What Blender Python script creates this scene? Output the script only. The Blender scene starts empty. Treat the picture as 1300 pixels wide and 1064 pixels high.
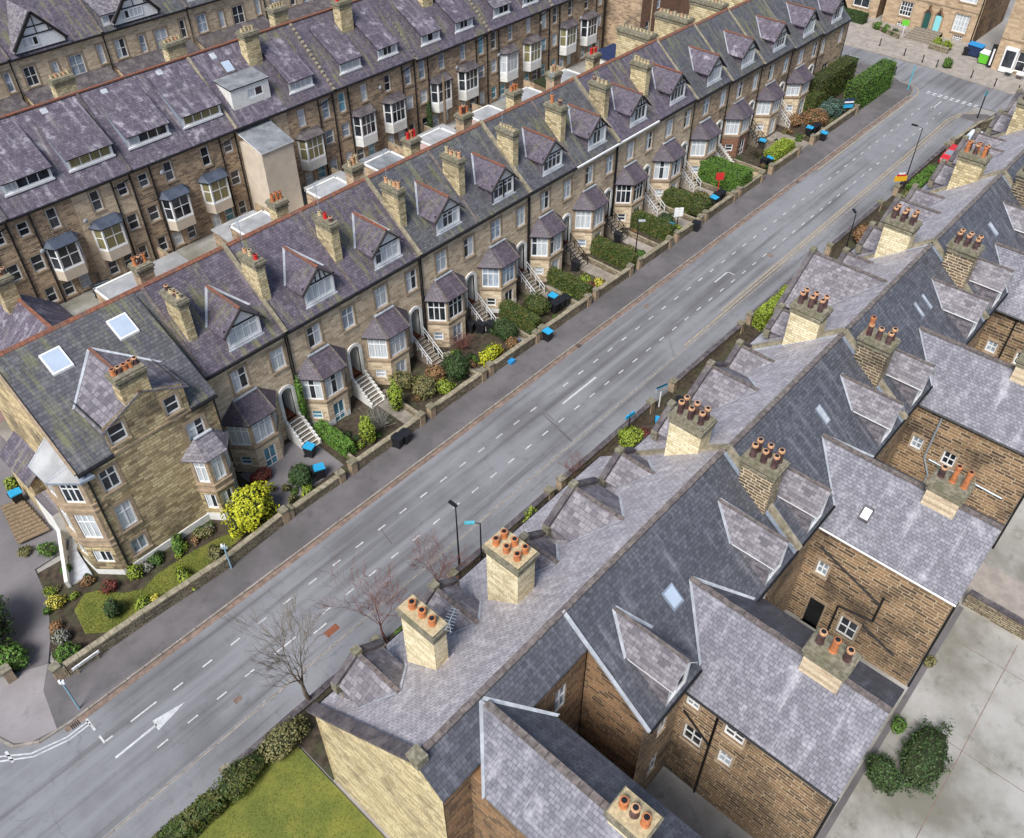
import bpy, math, random
from mathutils import Vector, noise
random.seed(7)
R = math.radians
scn = bpy.context.scene
COL = scn.collection
PI = math.pi

# ------------------------------------------------------------------ materials
MATS = {}
class NT:
    def __init__(s, name):
        m = bpy.data.materials.new(name); m.use_nodes = True
        s.m = m; s.t = m.node_tree; s.n = s.t.nodes; s.l = s.t.links
        s.b = s.n['Principled BSDF']; MATS[name] = m
    def new(s, typ, **kw):
        n = s.n.new(typ)
        for k, v in kw.items():
            if k.startswith('i_'): n.inputs[k[2:].replace('_', ' ')].default_value = v
            else: setattr(n, k, v)
        return n
    def link(s, a, b): s.l.new(a, b)
    def math(s, op, a, b=None):
        n = s.n.new('ShaderNodeMath'); n.operation = op
        for i, v in enumerate((a, b)):
            if v is None: continue
            if hasattr(v, 'links'): s.link(v, n.inputs[i])
            else: n.inputs[i].default_value = v
        return n.outputs[0]
    def noise(s, vec, scale, detail=4, rough=.6):
        n = s.new('ShaderNodeTexNoise'); n.inputs['Scale'].default_value = scale
        n.inputs['Detail'].default_value = detail; n.inputs['Roughness'].default_value = rough
        if vec is not None: s.link(vec, n.inputs['Vector'])
        return n.outputs['Fac']
    def ramp(s, fac, a, b):
        n = s.n.new('ShaderNodeMapRange'); n.interpolation_type = 'SMOOTHSTEP'
        s.link(fac, n.inputs['Value']); n.inputs['From Min'].default_value = a; n.inputs['From Max'].default_value = b
        return n.outputs['Result']
    def mix(s, fac, a, b, mode='MIX'):
        n = s.n.new('ShaderNodeMix'); n.data_type = 'RGBA'; n.blend_type = mode
        for sock, v in ((n.inputs[0], fac), (n.inputs[6], a), (n.inputs[7], b)):
            if hasattr(v, 'links'): s.link(v, sock)
            elif isinstance(v, (int, float)): sock.default_value = v
            else: sock.default_value = (*v[:3], 1)
        return n.outputs[2]
    def pos(s): return s.new('ShaderNodeNewGeometry')
    def done(s, col, rough=.85, bump=None, bstr=.3, bdist=.02, spec=.35, metal=0):
        if hasattr(col, 'links'): s.link(col, s.b.inputs['Base Color'])
        else: s.b.inputs['Base Color'].default_value = (*col[:3], 1)
        if hasattr(rough, 'links'): s.link(rough, s.b.inputs['Roughness'])
        else: s.b.inputs['Roughness'].default_value = rough
        s.b.inputs['Specular IOR Level'].default_value = spec
        s.b.inputs['Metallic'].default_value = metal
        if bump is not None:
            n = s.new('ShaderNodeBump'); n.inputs['Strength'].default_value = bstr; n.inputs['Distance'].default_value = bdist
            s.link(bump, n.inputs['Height']); s.link(n.outputs[0], s.b.inputs['Normal'])
        return s.m

def wall_uv(s, roof=False):
    g = s.pos()
    sp = s.new('ShaderNodeSeparateXYZ'); s.link(g.outputs['Position'], sp.inputs[0])
    sn = s.new('ShaderNodeSeparateXYZ'); s.link(g.outputs['True Normal'], sn.inputs[0])
    ax = s.math('ABSOLUTE', sn.outputs[0]); ay = s.math('ABSOLUTE', sn.outputs[1])
    isx = s.math('GREATER_THAN', ax, ay)
    def sel(a, b):
        d = s.math('SUBTRACT', b, a); return s.math('ADD', a, s.math('MULTIPLY', d, isx))
    u = sel(sp.outputs[0], sp.outputs[1])
    if roof:
        v = s.math('MULTIPLY', sp.outputs[2], 1.56)
    else:
        v = sp.outputs[2]
    c = s.new('ShaderNodeCombineXYZ'); s.link(u, c.inputs[0]); s.link(v, c.inputs[1])
    return g.outputs['Position'], c.outputs[0], u, v

def stone(name, c1, c2, mortar, soot=(.05, .04, .035), sootamt=.5, bw=.46, bh=.2, mw=.02, stain=(.30, .25, .1), stainamt=.25):
    s = NT(name); p, uv, u, v = wall_uv(s)
    wob = s.new('ShaderNodeVectorMath', operation='SCALE'); nz = s.new('ShaderNodeTexNoise', i_Scale=1.7)
    s.link(p, nz.inputs['Vector']); s.link(nz.outputs['Color'], wob.inputs[0]); wob.inputs['Scale'].default_value = .1
    ad = s.new('ShaderNodeVectorMath', operation='ADD'); s.link(uv, ad.inputs[0]); s.link(wob.outputs[0], ad.inputs[1])
    b = s.new('ShaderNodeTexBrick', offset=.5, squash=1.4, squash_frequency=3)
    s.link(ad.outputs[0], b.inputs['Vector'])
    for k, x in (('Scale', 1), ('Brick Width', bw), ('Row Height', bh), ('Mortar Size', mw), ('Mortar Smooth', .3), ('Bias', -.1)): b.inputs[k].default_value = x
    b.inputs['Color1'].default_value = (*c1, 1); b.inputs['Color2'].default_value = (*c2, 1); b.inputs['Mortar'].default_value = (*mortar, 1)
    n1 = s.noise(p, .35, 5); n2 = s.noise(p, 3.2, 4); n3 = s.noise(p, 9, 3)
    col = s.mix(s.math('MULTIPLY', s.ramp(n1, .42, .75), sootamt), b.outputs['Color'], soot)
    col = s.mix(s.math('MULTIPLY', s.ramp(n2, .5, .75), stainamt), col, stain)
    # smoke-blackened individual stones
    b2 = s.new('ShaderNodeTexBrick', offset=.5, squash=1.4, squash_frequency=3)
    s.link(ad.outputs[0], b2.inputs['Vector'])
    for k, x in (('Scale', 1), ('Brick Width', bw), ('Row Height', bh), ('Mortar Size', mw), ('Bias', -.55)): b2.inputs[k].default_value = x
    b2.inputs['Color1'].default_value = (0, 0, 0, 1); b2.inputs['Color2'].default_value = (1, 1, 1, 1); b2.inputs['Mortar'].default_value = (0, 0, 0, 1)
    col = s.mix(s.math('MULTIPLY', s.math('MULTIPLY', b2.outputs['Color'], s.ramp(n1, .3, .62)), sootamt), col, soot)
    col = s.mix(.5, col, s.mix(s.ramp(n3, .2, .8), (.35, .35, .35), (.75, .75, .75)), 'OVERLAY')
    h = s.math('ADD', s.math('MULTIPLY', b.outputs['Fac'], -1), s.math('MULTIPLY', n3, .6))
    s.done(col, .9, h, .55, .03)

def slate(name, c1, c2, pale=(.5, .45, .5), paleamt=.3, moss=0., streak=.4, bw=.34, bh=.22, rough=.55, lich=.3):
    s = NT(name); p, uv, u, v = wall_uv(s, True)
    b = s.new('ShaderNodeTexBrick', offset=.5); s.link(uv, b.inputs['Vector'])
    for k, x in (('Scale', 1), ('Brick Width', bw), ('Row Height', bh), ('Mortar Size', .012), ('Mortar Smooth', .2), ('Bias', 0)): b.inputs[k].default_value = x
    b.inputs['Color1'].default_value = (*c1, 1); b.inputs['Color2'].default_value = (*c2, 1)
    b.inputs['Mortar'].default_value = (c1[0]*.35, c1[1]*.35, c1[2]*.38, 1)
    b2 = s.new('ShaderNodeTexBrick', offset=.5); s.link(uv, b2.inputs['Vector'])
    for k, x in (('Scale', 1), ('Brick Width', bw), ('Row Height', bh), ('Mortar Size', .012), ('Bias', -.8)): b2.inputs[k].default_value = x
    b2.inputs['Color1'].default_value = (0, 0, 0, 1); b2.inputs['Color2'].default_value = (1, 1, 1, 1); b2.inputs['Mortar'].default_value = (0, 0, 0, 1)
    n1 = s.noise(p, .3, 5); n2 = s.noise(p, 1.1, 6, .65); n3 = s.noise(p, 7, 4)
    col = s.mix(s.math('MULTIPLY', s.math('MULTIPLY', b2.outputs['Color'], s.ramp(n2, .35, .6)), paleamt), b.outputs['Color'], pale)
    # runs of weathering down the slope
    c = s.new('ShaderNodeCombineXYZ'); s.link(s.math('MULTIPLY', u, 1.6), c.inputs[0]); s.link(s.math('MULTIPLY', v, .16), c.inputs[1])
    n4 = s.noise(c.outputs[0], 1.3, 5, .7)
    col = s.mix(s.math('MULTIPLY', s.ramp(n4, .5, .75), streak), col, pale)
    col = s.mix(s.math('MULTIPLY', s.ramp(n4, .5, .22), streak*.9), col, (c1[0]*.45, c1[1]*.45, c1[2]*.5))
    col = s.mix(s.math('MULTIPLY', s.ramp(n2, .52, .72), lich), col, pale)
    if moss:
        col = s.mix(s.math('MULTIPLY', s.math('MULTIPLY', s.ramp(n4, .46, .62), s.ramp(n1, .42, .62)), moss), col, (.17, .17, .045))
    col = s.mix(.45, col, s.mix(s.ramp(n3, .25, .75), (.35, .35, .35), (.72, .72, .72)), 'OVERLAY')
    h = s.math('ADD', s.math('MULTIPLY', b.outputs['Fac'], -1), s.math('MULTIPLY', n3, .5))
    s.done(col, rough, h, .5, .025, spec=.4)

def plain(name, c, rough=.7, var=.25, scale=3., spec=.35, metal=0, dirt=None, dirtamt=.4):
    s = NT(name); g = s.pos(); n = s.noise(g.outputs['Position'], scale, 5); n2 = s.noise(g.outputs['Position'], scale*.27, 4)
    d = tuple(x*(1-var*1.6) for x in c)
    col = s.mix(s.ramp(n, .3, .7), c, d)
    if dirt: col = s.mix(s.math('MULTIPLY', s.ramp(n2, .42, .7), dirtamt), col, dirt)
    return s.done(col, rough, n, .15, .01, spec, metal)

stone('stone_tan', (.68, .535, .365), (.42, .31, .195), (.58, .475, .345), sootamt=.34, bw=.52, bh=.22, mw=.024, stain=(.34, .27, .17))
stone('stone_gable', (.64, .51, .29), (.29, .205, .105), (.30, .23, .13), sootamt=.8, bw=.5, bh=.23, mw=.026, stain=(.46, .36, .13), stainamt=.3)
stone('stone_brown', (.50, .35, .215), (.17, .11, .07), (.46, .37, .27), sootamt=.62, bw=.5, bh=.2, mw=.026)
stone('stone_dark', (.31, .19, .10), (.085, .055, .038), (.46, .36, .24), sootamt=.8, bw=.62, bh=.235, mw=.034, soot=(.02, .016, .015))
stone('stone_black', (.19, .13, .085), (.055, .042, .032), (.56, .46, .31), sootamt=.7, bw=.5, bh=.2, mw=.034, soot=(.02, .017, .015))
stone('stone_soot', (.27, .15, .075), (.07, .045, .03), (.30, .21, .13), sootamt=.75, bw=.55, bh=.24, mw=.03, soot=(.016, .013, .012))
stone('stone_cream', (.80, .70, .47), (.56, .46, .27), (.46, .37, .22), sootamt=.35, bw=.46, bh=.17, mw=.02, stain=(.5, .4, .16), stainamt=.3)
stone('stone_yellow', (.66, .55, .33), (.38, .29, .155), (.34, .27, .16), sootamt=.6, bw=.46, bh=.21, mw=.028, stain=(.44, .35, .12), stainamt=.3)
stone('stone_garden', (.34, .28, .19), (.15, .12, .08), (.07, .055, .04), sootamt=.55, bw=.42, bh=.16, mw=.03, stain=(.16, .16, .06), stainamt=.4)
stone('stone_far', (.50, .37, .24), (.36, .25, .155), (.44, .34, .23), sootamt=.25, bw=.6, bh=.28)
stone('brick_red', (.25, .11, .065), (.15, .07, .045), (.24, .17, .12), sootamt=.4, bw=.3, bh=.1, mw=.012)
slate('slate_purple', (.134, .110, .138), (.068, .057, .074), paleamt=.24, pale=(.34, .305, .34), moss=.6, streak=.4, lich=.2, bw=.28, bh=.19)
slate('slate_grey', (.112, .109, .117), (.062, .061, .069), paleamt=.22, pale=(.30, .29, .305), moss=.55, streak=.4, lich=.2, bw=.28, bh=.19)
slate('slate_mauve', (.140, .115, .145), (.073, .060, .080), paleamt=.36, pale=(.46, .42, .46), moss=.15, streak=.5, lich=.6, bw=.28, bh=.19)
slate('slate_lilac_lit', (.44, .408, .42), (.28, .255, .268), paleamt=.75, pale=(.74, .70, .715), streak=.28, lich=.4, rough=.55, bw=.26, bh=.19)  # pale front slope of the right terrace, its light partly put into the colour
slate('slate_blue_shade', (.105, .107, .122), (.058, .060, .070), paleamt=.24, pale=(.26, .26, .285), streak=.5, lich=.16, rough=.5, bw=.26, bh=.19)  # dark slate for the duller slopes, shade partly put into the colour
slate('slate_wing_lit', (.185, .18, .205), (.105, .102, .122), paleamt=.38, pale=(.44, .43, .46), streak=.42, lich=.45, rough=.55, bw=.26, bh=.185)  # lighter slate for left wing slopes, the lit side painted in
slate('slate_bay', (.115, .09, .108), (.066, .052, .064), paleamt=.2, pale=(.30, .26, .29), streak=.3, lich=.15, bw=.26, bh=.17)
slate('slate_dormer', (.22, .20, .215), (.085, .074, .086), paleamt=.6, pale=(.50, .46, .48), streak=.25, lich=.3, bw=.36, bh=.23)
plain('stone_trim', (.40, .30, .20), .85, .2, 4, dirt=(.16, .12, .09))
plain('stone_cap', (.27, .24, .175), .9, .35, 5, dirt=(.12, .12, .06), dirtamt=.6)
plain('coping', (.36, .31, .22), .9, .3, 4, dirt=(.13, .12, .07), dirtamt=.6)
plain('coping_dark', (.10, .085, .092), .8, .3, 4, dirt=(.25, .22, .2), dirtamt=.4)
plain('ridge_terracotta', (.27, .105, .06), .8, .3, 5, dirt=(.12, .09, .08), dirtamt=.7)
plain('ridge_stone', (.20, .165, .15), .85, .35, 4, dirt=(.09, .08, .08))
plain('lead', (.50, .52, .55), .5, .2, 3, dirt=(.26, .28, .31), dirtamt=.6)
plain('lead_grey', (.26, .30, .36), .5, .2, 3, dirt=(.15, .18, .23))
plain('lead_dark', (.065, .08, .115), .5, .2, 3, dirt=(.12, .14, .18))
plain('white_paint', (.80, .80, .79), .5, .08, 6, dirt=(.55, .53, .48), dirtamt=.3)
plain('white_render', (.76, .75, .71), .8, .1, 3, dirt=(.48, .45, .36), dirtamt=.4)
plain('cream_render', (.62, .53, .42), .85, .08, 1.5, dirt=(.45, .37, .28), dirtamt=.5)
plain('pink_render', (.60, .42, .39), .85, .1, 2)
plain('flat_roof_white', (.40, .40, .40), .75, .2, .9, dirt=(.2, .19, .18), dirtamt=.7)
plain('flat_roof_grey', (.22, .23, .24), .75, .3, 1.2, dirt=(.4, .41, .42))
plain('black_paint', (.016, .016, .018), .5, .3, 4)
plain('black_timber', (.02, .017, .016), .7, .3, 4)
plain('black_plastic', (.018, .019, .023), .45, .25, 6)
plain('blue_lid', (.03, .34, .60), .4, .1, 5)
plain('green_plastic', (.14, .55, .04), .4, .1, 5)
plain('terracotta', (.58, .205, .075), .8, .25, 8, dirt=(.22, .09, .05))
plain('terracotta_pale', (.62, .34, .18), .85, .25, 8, dirt=(.40, .27, .17))
plain('pot_dark', (.085, .045, .045), .5, .35, 8, dirt=(.22, .13, .12))
plain('pot_cream', (.55, .44, .26), .85, .25, 8, dirt=(.27, .21, .12))
plain('door_blue', (.035, .05, .09), .5, .1, 4)
plain('door_teal', (.25, .62, .66), .5, .06, 4)
plain('door_green', (.025, .09, .08), .5, .1, 4)
plain('door_wood', (.26, .12, .04), .6, .3, 9)
plain('wood', (.25, .18, .11), .8, .3, 6)
plain('wood_pale', (.45, .36, .22), .8, .3, 5)
plain('step_stone', (.24, .20, .155), .9, .3, 5)
plain('step_pale', (.42, .37, .30), .9, .2, 5)
plain('red_tile', (.26, .09, .045), .7, .2, 5)
plain('metal_grey', (.36, .42, .46), .45, .1, 5, metal=.3)
plain('metal_blue', (.22, .36, .43), .45, .1, 5)
plain('red_paint', (.55, .03, .035), .3, .08, 3)
plain('car_dark', (.022, .026, .032), .25, .1, 3)
plain('car_white', (.68, .70, .72), .3, .05, 3)
plain('tyre', (.015, .015, .016), .8, .1, 5)
plain('lamp_red', (.5, .02, .02), .3, .05, 5)
plain('sign_blue', (.03, .25, .55), .5, .05, 5)
plain('sign_red', (.55, .03, .03), .5, .05, 5)
plain('sign_yellow', (.75, .42, .02), .5, .05, 5)
plain('teal_lamp', (.10, .42, .50), .4, .1, 5)
plain('bark', (.20, .155, .11), .9, .35, 7)
plain('bark_red', (.19, .075, .06), .9, .3, 7)
plain('navy', (.02, .035, .10), .7, .2, 3)
plain('soil', (.075, .055, .038), .95, .4, 2.5, dirt=(.06, .07, .03), dirtamt=.6)
plain('gravel', (.27, .24, .20), .95, .3, 8)
plain('paving', (.30, .26, .215), .9, .25, 1.6, dirt=(.16, .14, .12))
plain('paving_warm', (.36, .315, .275), .9, .2, 1.2, dirt=(.22, .20, .175))
plain('kerb', (.33, .29, .25), .9, .25, 3, dirt=(.16, .13, .11))
plain('gutter', (.27, .19, .15), .9, .3, 2.5, dirt=(.09, .07, .06))
plain('road_paint', (.60, .60, .60), .7, .2, 7, dirt=(.30, .30, .31), dirtamt=.6)
plain('road_paint_worn', (.36, .35, .34), .8, .3, 5, dirt=(.14, .14, .145), dirtamt=.8)
plain('yellow_paint', (.46, .36, .22), .8, .25, 4, dirt=(.22, .19, .15), dirtamt=.6)
plain('ivy_twig', (.10, .08, .05), .9)

def ground_mat(name, base, dark, light, s1=.12, s2=1.4, streak_x=False):
    s = NT(name); g = s.pos(); p = g.outputs['Position']
    n1 = s.noise(p, s1, 5, .6); n2 = s.noise(p, s2, 5, .65); n3 = s.noise(p, 26, 3)
    col = s.mix(s.ramp(n1, .35, .65), base, light)
    col = s.mix(s.math('MULTIPLY', s.ramp(n2, .52, .78), .6), col, dark)
    if streak_x:
        mp = s.new('ShaderNodeMapping'); mp.inputs['Scale'].default_value = (.045, 1.15, 1); s.link(p, mp.inputs['Vector'])
        n4 = s.noise(mp.outputs[0], 1.0, 4, .55)
        col = s.mix(s.math('MULTIPLY', s.ramp(n4, .46, .66), .9), col, light)
        col = s.mix(s.math('MULTIPLY', s.ramp(n4, .48, .3), .75), col, dark)
        v = s.new('ShaderNodeTexVoronoi'); v.feature = 'DISTANCE_TO_EDGE'; v.inputs['Scale'].default_value = .16
        nv = s.new('ShaderNodeTexNoise', i_Scale=.7); s.link(p, nv.inputs['Vector'])
        va = s.new('ShaderNodeVectorMath', operation='MULTIPLY_ADD'); s.link(nv.outputs['Color'], va.inputs[0]); va.inputs[1].default_value = (1.6, 1.6, 0); s.link(p, va.inputs[2])
        s.link(va.outputs[0], v.inputs['Vector'])
        cr = s.ramp(v.outputs['Distance'], .006, .0)
        col = s.mix(s.math('MULTIPLY', s.math('MULTIPLY', cr, s.ramp(n1, .45, .6)), .28), col, (.05, .05, .05))
    col = s.mix(.35, col, s.mix(s.ramp(n3, .25, .75), (.35, .35, .35), (.68, .68, .68)), 'OVERLAY')
    s.done(col, .85, n3, .25, .01)
ground_mat('asphalt', (.138, .137, .142), (.090, .087, .090), (.215, .216, .226), streak_x=True)
ground_mat('asphalt_far', (.26, .265, .275), (.2, .2, .21), (.32, .32, .33))
ground_mat('pavement', (.098, .090, .090), (.062, .055, .056), (.145, .132, .134), .25, 1.1)
ground_mat('forecourt', (.14, .128, .132), (.09, .08, .08), (.19, .175, .178), .3, 1.2)
ground_mat('corner_paving', (.21, .19, .19), (.14, .125, .125), (.28, .255, .255), .3, 1.2)
ground_mat('concrete', (.17, .16, .13), (.07, .075, .035), (.36, .345, .32), .17, .9)
ground_mat('lane', (.24, .225, .205), (.15, .14, .125), (.32, .30, .28), .2, 1.0)
ground_mat('grass', (.105, .125, .022), (.055, .07, .015), (.165, .17, .03), .7, 4)

def leafmat(name, a, b, c=None):
    s = NT(name); g = s.pos(); r = g.outputs['Random Per Island']
    col = s.mix(r, a, b)
    if c: col = s.mix(s.ramp(s.noise(g.outputs['Position'], 2.2, 3), .45, .62), col, c)
    s.done(col, .6, spec=.3)
leafmat('leaf_dark', (.022, .048, .014), (.06, .105, .03))
leafmat('leaf_hedge', (.03, .055, .01), (.075, .105, .022), (.10, .10, .025))
leafmat('leaf_green', (.05, .12, .018), (.12, .22, .03))
leafmat('leaf_bright', (.26, .30, .012), (.52, .50, .03))
leafmat('leaf_lime', (.14, .21, .02), (.30, .36, .04))
leafmat('leaf_olive', (.12, .115, .04), (.24, .21, .09))
leafmat('leaf_red', (.10, .02, .018), (.22, .05, .04))
leafmat('leaf_rust', (.19, .09, .04), (.34, .19, .09))
leafmat('leaf_grey', (.16, .16, .13), (.32, .31, .27))
leafmat('leaf_blue', (.05, .10, .085), (.11, .18, .15))
leafmat('leaf_yellow', (.38, .32, .03), (.62, .55, .10))
leafmat('leaf_grass', (.07, .10, .012), (.17, .19, .03), (.15, .14, .03))
plain('leaf_core', (.028, .036, .012), .95)
plain('twig_core', (.06, .045, .03), .95)

def glassmat(name, c, rough=.08, curtain=False):
    s = NT(name); g = s.pos(); p = g.outputs['Position']
    col = c
    if curtain:
        mp = s.new('ShaderNodeMapping'); mp.inputs['Scale'].default_value = (9, 9, .4); s.link(p, mp.inputs['Vector'])
        n = s.noise(mp.outputs[0], 1.2, 3); col = s.mix(s.ramp(n, .3, .7), c, tuple(x*.62 for x in c))
    else:
        n = s.noise(p, .9, 3); col = s.mix(s.ramp(n, .35, .7), c, tuple(x*2.6+.012 for x in c))
    s.done(col, rough, spec=.55)
glassmat('glass_dark', (.014, .017, .021))
glassmat('glass_grey', (.16, .19, .22))
glassmat('glass_curtain_sky', (.60, .64, .66), curtain=True)  # curtain tone brightened to carry pale sky reflected in the glass
glassmat('glass_tan', (.27, .24, .12), curtain=True)
glassmat('glass_blue', (.05, .15, .19))
plain('glass_sky', (.40, .47, .56), .25, .06, 1.5)  # sky reflection put into the pane colour as flat pale blue
M = MATS

# ------------------------------------------------------------------ mesh builder
WL = {}          # world origin of each object
class MB:
    def __init__(s): s.v = []; s.f = []; s.m = []; s.mats = []
    def mi(s, m):
        if m not in s.mats: s.mats.append(m)
        return s.mats.index(m)
    def face(s, pts, m):
        i = len(s.v); s.v += [tuple(p) for p in pts]; s.f.append(tuple(range(i, i+len(pts)))); s.m.append(s.mi(m))
    def box(s, x0, x1, y0, y1, z0, z1, m, top=None):
        a = [(x0, y0, z0), (x1, y0, z0), (x1, y1, z0), (x0, y1, z0), (x0, y0, z1), (x1, y0, z1), (x1, y1, z1), (x0, y1, z1)]
        for q in ((0, 3, 2, 1), (0, 1, 5, 4), (1, 2, 6, 5), (2, 3, 7, 6), (3, 0, 4, 7)): s.face([a[k] for k in q], m)
        s.face([a[4], a[5], a[6], a[7]], top or m)
    def prism(s, poly, z0, z1, m, top=None, bottom=False):
        n = len(poly)
        for k in range(n):
            a, b = poly[k], poly[(k+1) % n]
            s.face([(a[0], a[1], z0), (b[0], b[1], z0), (b[0], b[1], z1), (a[0], a[1], z1)], m)
        s.face([(p[0], p[1], z1) for p in poly], top or m)
        if bottom: s.face([(p[0], p[1], z0) for p in reversed(poly)], m)
    def slab(s, q, t, m, edge=None):
        lo = [(p[0], p[1], p[2]-t) for p in q]; n = len(q)
        s.face(q, m); s.face(lo[::-1], edge or m)
        for k in range(n): s.face([q[k], lo[k], lo[(k+1) % n], q[(k+1) % n]], edge or m)
    def beam(s, a, b, w, h, m, upv=(0, 0, 1)):
        a = Vector(a); b = Vector(b); d = (b-a).normalized(); sd = d.cross(Vector(upv))
        if sd.length < 1e-4: sd = d.cross(Vector((1, 0, 0)))
        sd.normalize(); u = sd.cross(d); sd *= w/2; u *= h/2
        A = [a-sd-u, a+sd-u, a+sd+u, a-sd+u]; B = [b-sd-u, b+sd-u, b+sd+u, b-sd+u]
        for k in range(4): s.face([A[k], A[(k+1) % 4], B[(k+1) % 4], B[k]], m)
        s.face(A[::-1], m); s.face(B, m)
    def tube(s, a, b, r0, r1, m, n=8, cap=True):
        a = Vector(a); b = Vector(b); d = (b-a).normalized(); x = d.orthogonal().normalized(); y = d.cross(x)
        i = len(s.v)
        for c, r in ((a, r0), (b, r1)):
            for k in range(n):
                t = 2*PI*k/n; s.v.append(tuple(c+x*(r*math.cos(t))+y*(r*math.sin(t))))
        mi = s.mi(m)
        for k in range(n): s.f.append((i+k, i+(k+1) % n, i+n+(k+1) % n, i+n+k)); s.m.append(mi)
        if cap:
            s.f.append(tuple(i+n+k for k in range(n))); s.m.append(mi)
            s.f.append(tuple(i+n-1-k for k in range(n))); s.m.append(mi)
    def path(s, pts, r, m, n=6):
        for a, b in zip(pts, pts[1:]): s.tube(a, b, r, r, m, n)
    def lathe(s, c, prof, m, n=12):
        i = len(s.v); mi = s.mi(m)
        for r, z in prof:
            for k in range(n):
                t = 2*PI*k/n; s.v.append((c[0]+r*math.cos(t), c[1]+r*math.sin(t), c[2]+z))
        for j in range(len(prof)-1):
            for k in range(n):
                s.f.append((i+j*n+k, i+j*n+(k+1) % n, i+(j+1)*n+(k+1) % n, i+(j+1)*n+k)); s.m.append(mi)
        j = len(prof)-1; s.f.append(tuple(i+j*n+k for k in range(n))); s.m.append(mi)
    def wall(s, p0, p1, z0, z1, ops, m, depth=.14, rev=None):
        """wall from p0 to p1 (seen face on the right-hand side), openings as (u0,u1,za,zb)"""
        dx, dy = p1[0]-p0[0], p1[1]-p0[1]; L = math.hypot(dx, dy); dx /= L; dy /= L
        nx, ny = -dy, dx                       # inward
        us = sorted({0, L, *[o[0] for o in ops], *[o[1] for o in ops]}); zs = sorted({z0, z1, *[o[2] for o in ops], *[o[3] for o in ops]})
        P = lambda u, z, d=0: (p0[0]+dx*u+nx*d, p0[1]+dy*u+ny*d, z)
        for a, b in zip(us, us[1:]):
            for c, d in zip(zs, zs[1:]):
                mu, mz = (a+b)/2, (c+d)/2
                if any(o[0] < mu < o[1] and o[2] < mz < o[3] for o in ops): continue
                s.face([P(a, c), P(b, c), P(b, d), P(a, d)], m)
        rv = rev or m
        for o in ops:
            a, b, c, d = o[:4]
            s.face([P(a, c), P(a, d), P(a, d, depth), P(a, c, depth)], rv); s.face([P(b, d), P(b, c), P(b, c, depth), P(b, d, depth)], rv)
            s.face([P(b, c), P(a, c), P(a, c, depth), P(b, c, depth)], rv); s.face([P(a, d), P(b, d), P(b, d, depth), P(a, d, depth)], rv)
    def surround(s, p0, p1, o, m, sill=True, w=.16, pr=.025):
        """stone lintel, sill and jambs standing proud round an opening"""
        dx, dy = p1[0]-p0[0], p1[1]-p0[1]; L = math.hypot(dx, dy); dx /= L; dy /= L; nx, ny = dy, -dx
        def bar(u0, u1, a, b, pr):
            q = [(p0[0]+dx*u+nx*d, p0[1]+dy*u+ny*d) for u, d in ((u0, pr), (u1, pr), (u1, -.02), (u0, -.02))]
            s.prism(q, a, b, m, bottom=True)
        a, b, c, d = o[:4]
        bar(a-w, b+w, d, d+.24, pr); bar(a-w, a, c, d, pr-.005); bar(b, b+w, c, d, pr-.005)
        if sill: bar(a-w*.9, b+w*.9, c-.14, c, pr+.07)
    def make(s, name):
        me = bpy.data.meshes.new(name); me.from_pydata(s.v, [], s.f); me.update()
        for mm in s.mats: me.materials.append(M[mm])
        me.polygons.foreach_set('material_index', s.m)
        return me
    def build(s, name, parent=None, origin=None, smooth=False):
        o0 = Vector(origin) if origin is not None else (WL[parent] if parent else Vector((0, 0, 0)))
        s.v = [tuple(Vector(p)-o0) for p in s.v]
        me = s.make(name)
        if smooth: me.polygons.foreach_set('use_smooth', [True]*len(me.polygons))
        o = bpy.data.objects.new(name, me); COL.objects.link(o); WL[o] = o0.copy()
        if parent: o.parent = parent; o.location = o0-WL[parent]
        else: o.location = o0
        return o

def thing(name, label, cat, loc=(0, 0, 0), group=None, rz=0):
    o = bpy.data.objects.new(name, None); COL.objects.link(o); o.location = loc; o.rotation_euler = (0, 0, rz)
    o.empty_display_size = .3; WL[o] = Vector(loc); tag(o, label, cat, group); return o
def tag(o, label, cat, group=None):
    o['label'] = label; o['category'] = cat
    if group: o['group'] = group
    return o
def struct(mb, name):
    o = mb.build(name); o['kind'] = 'structure'; return o
def inst(name, me, parent, loc, rz=0, scale=None):
    o = bpy.data.objects.new(name, me); COL.objects.link(o); o.parent = parent
    o.location = Vector(loc)-(WL[parent] if parent else Vector((0, 0, 0))); o.rotation_euler = (0, 0, rz); WL[o] = Vector(loc)
    if scale: o.scale = scale
    return o
ORD = ['first', 'second', 'third', 'fourth', 'fifth', 'sixth', 'seventh', 'eighth', 'ninth', 'tenth', 'eleventh', 'twelfth', 'thirteenth', 'fourteenth', 'fifteenth', 'sixteenth']

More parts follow.
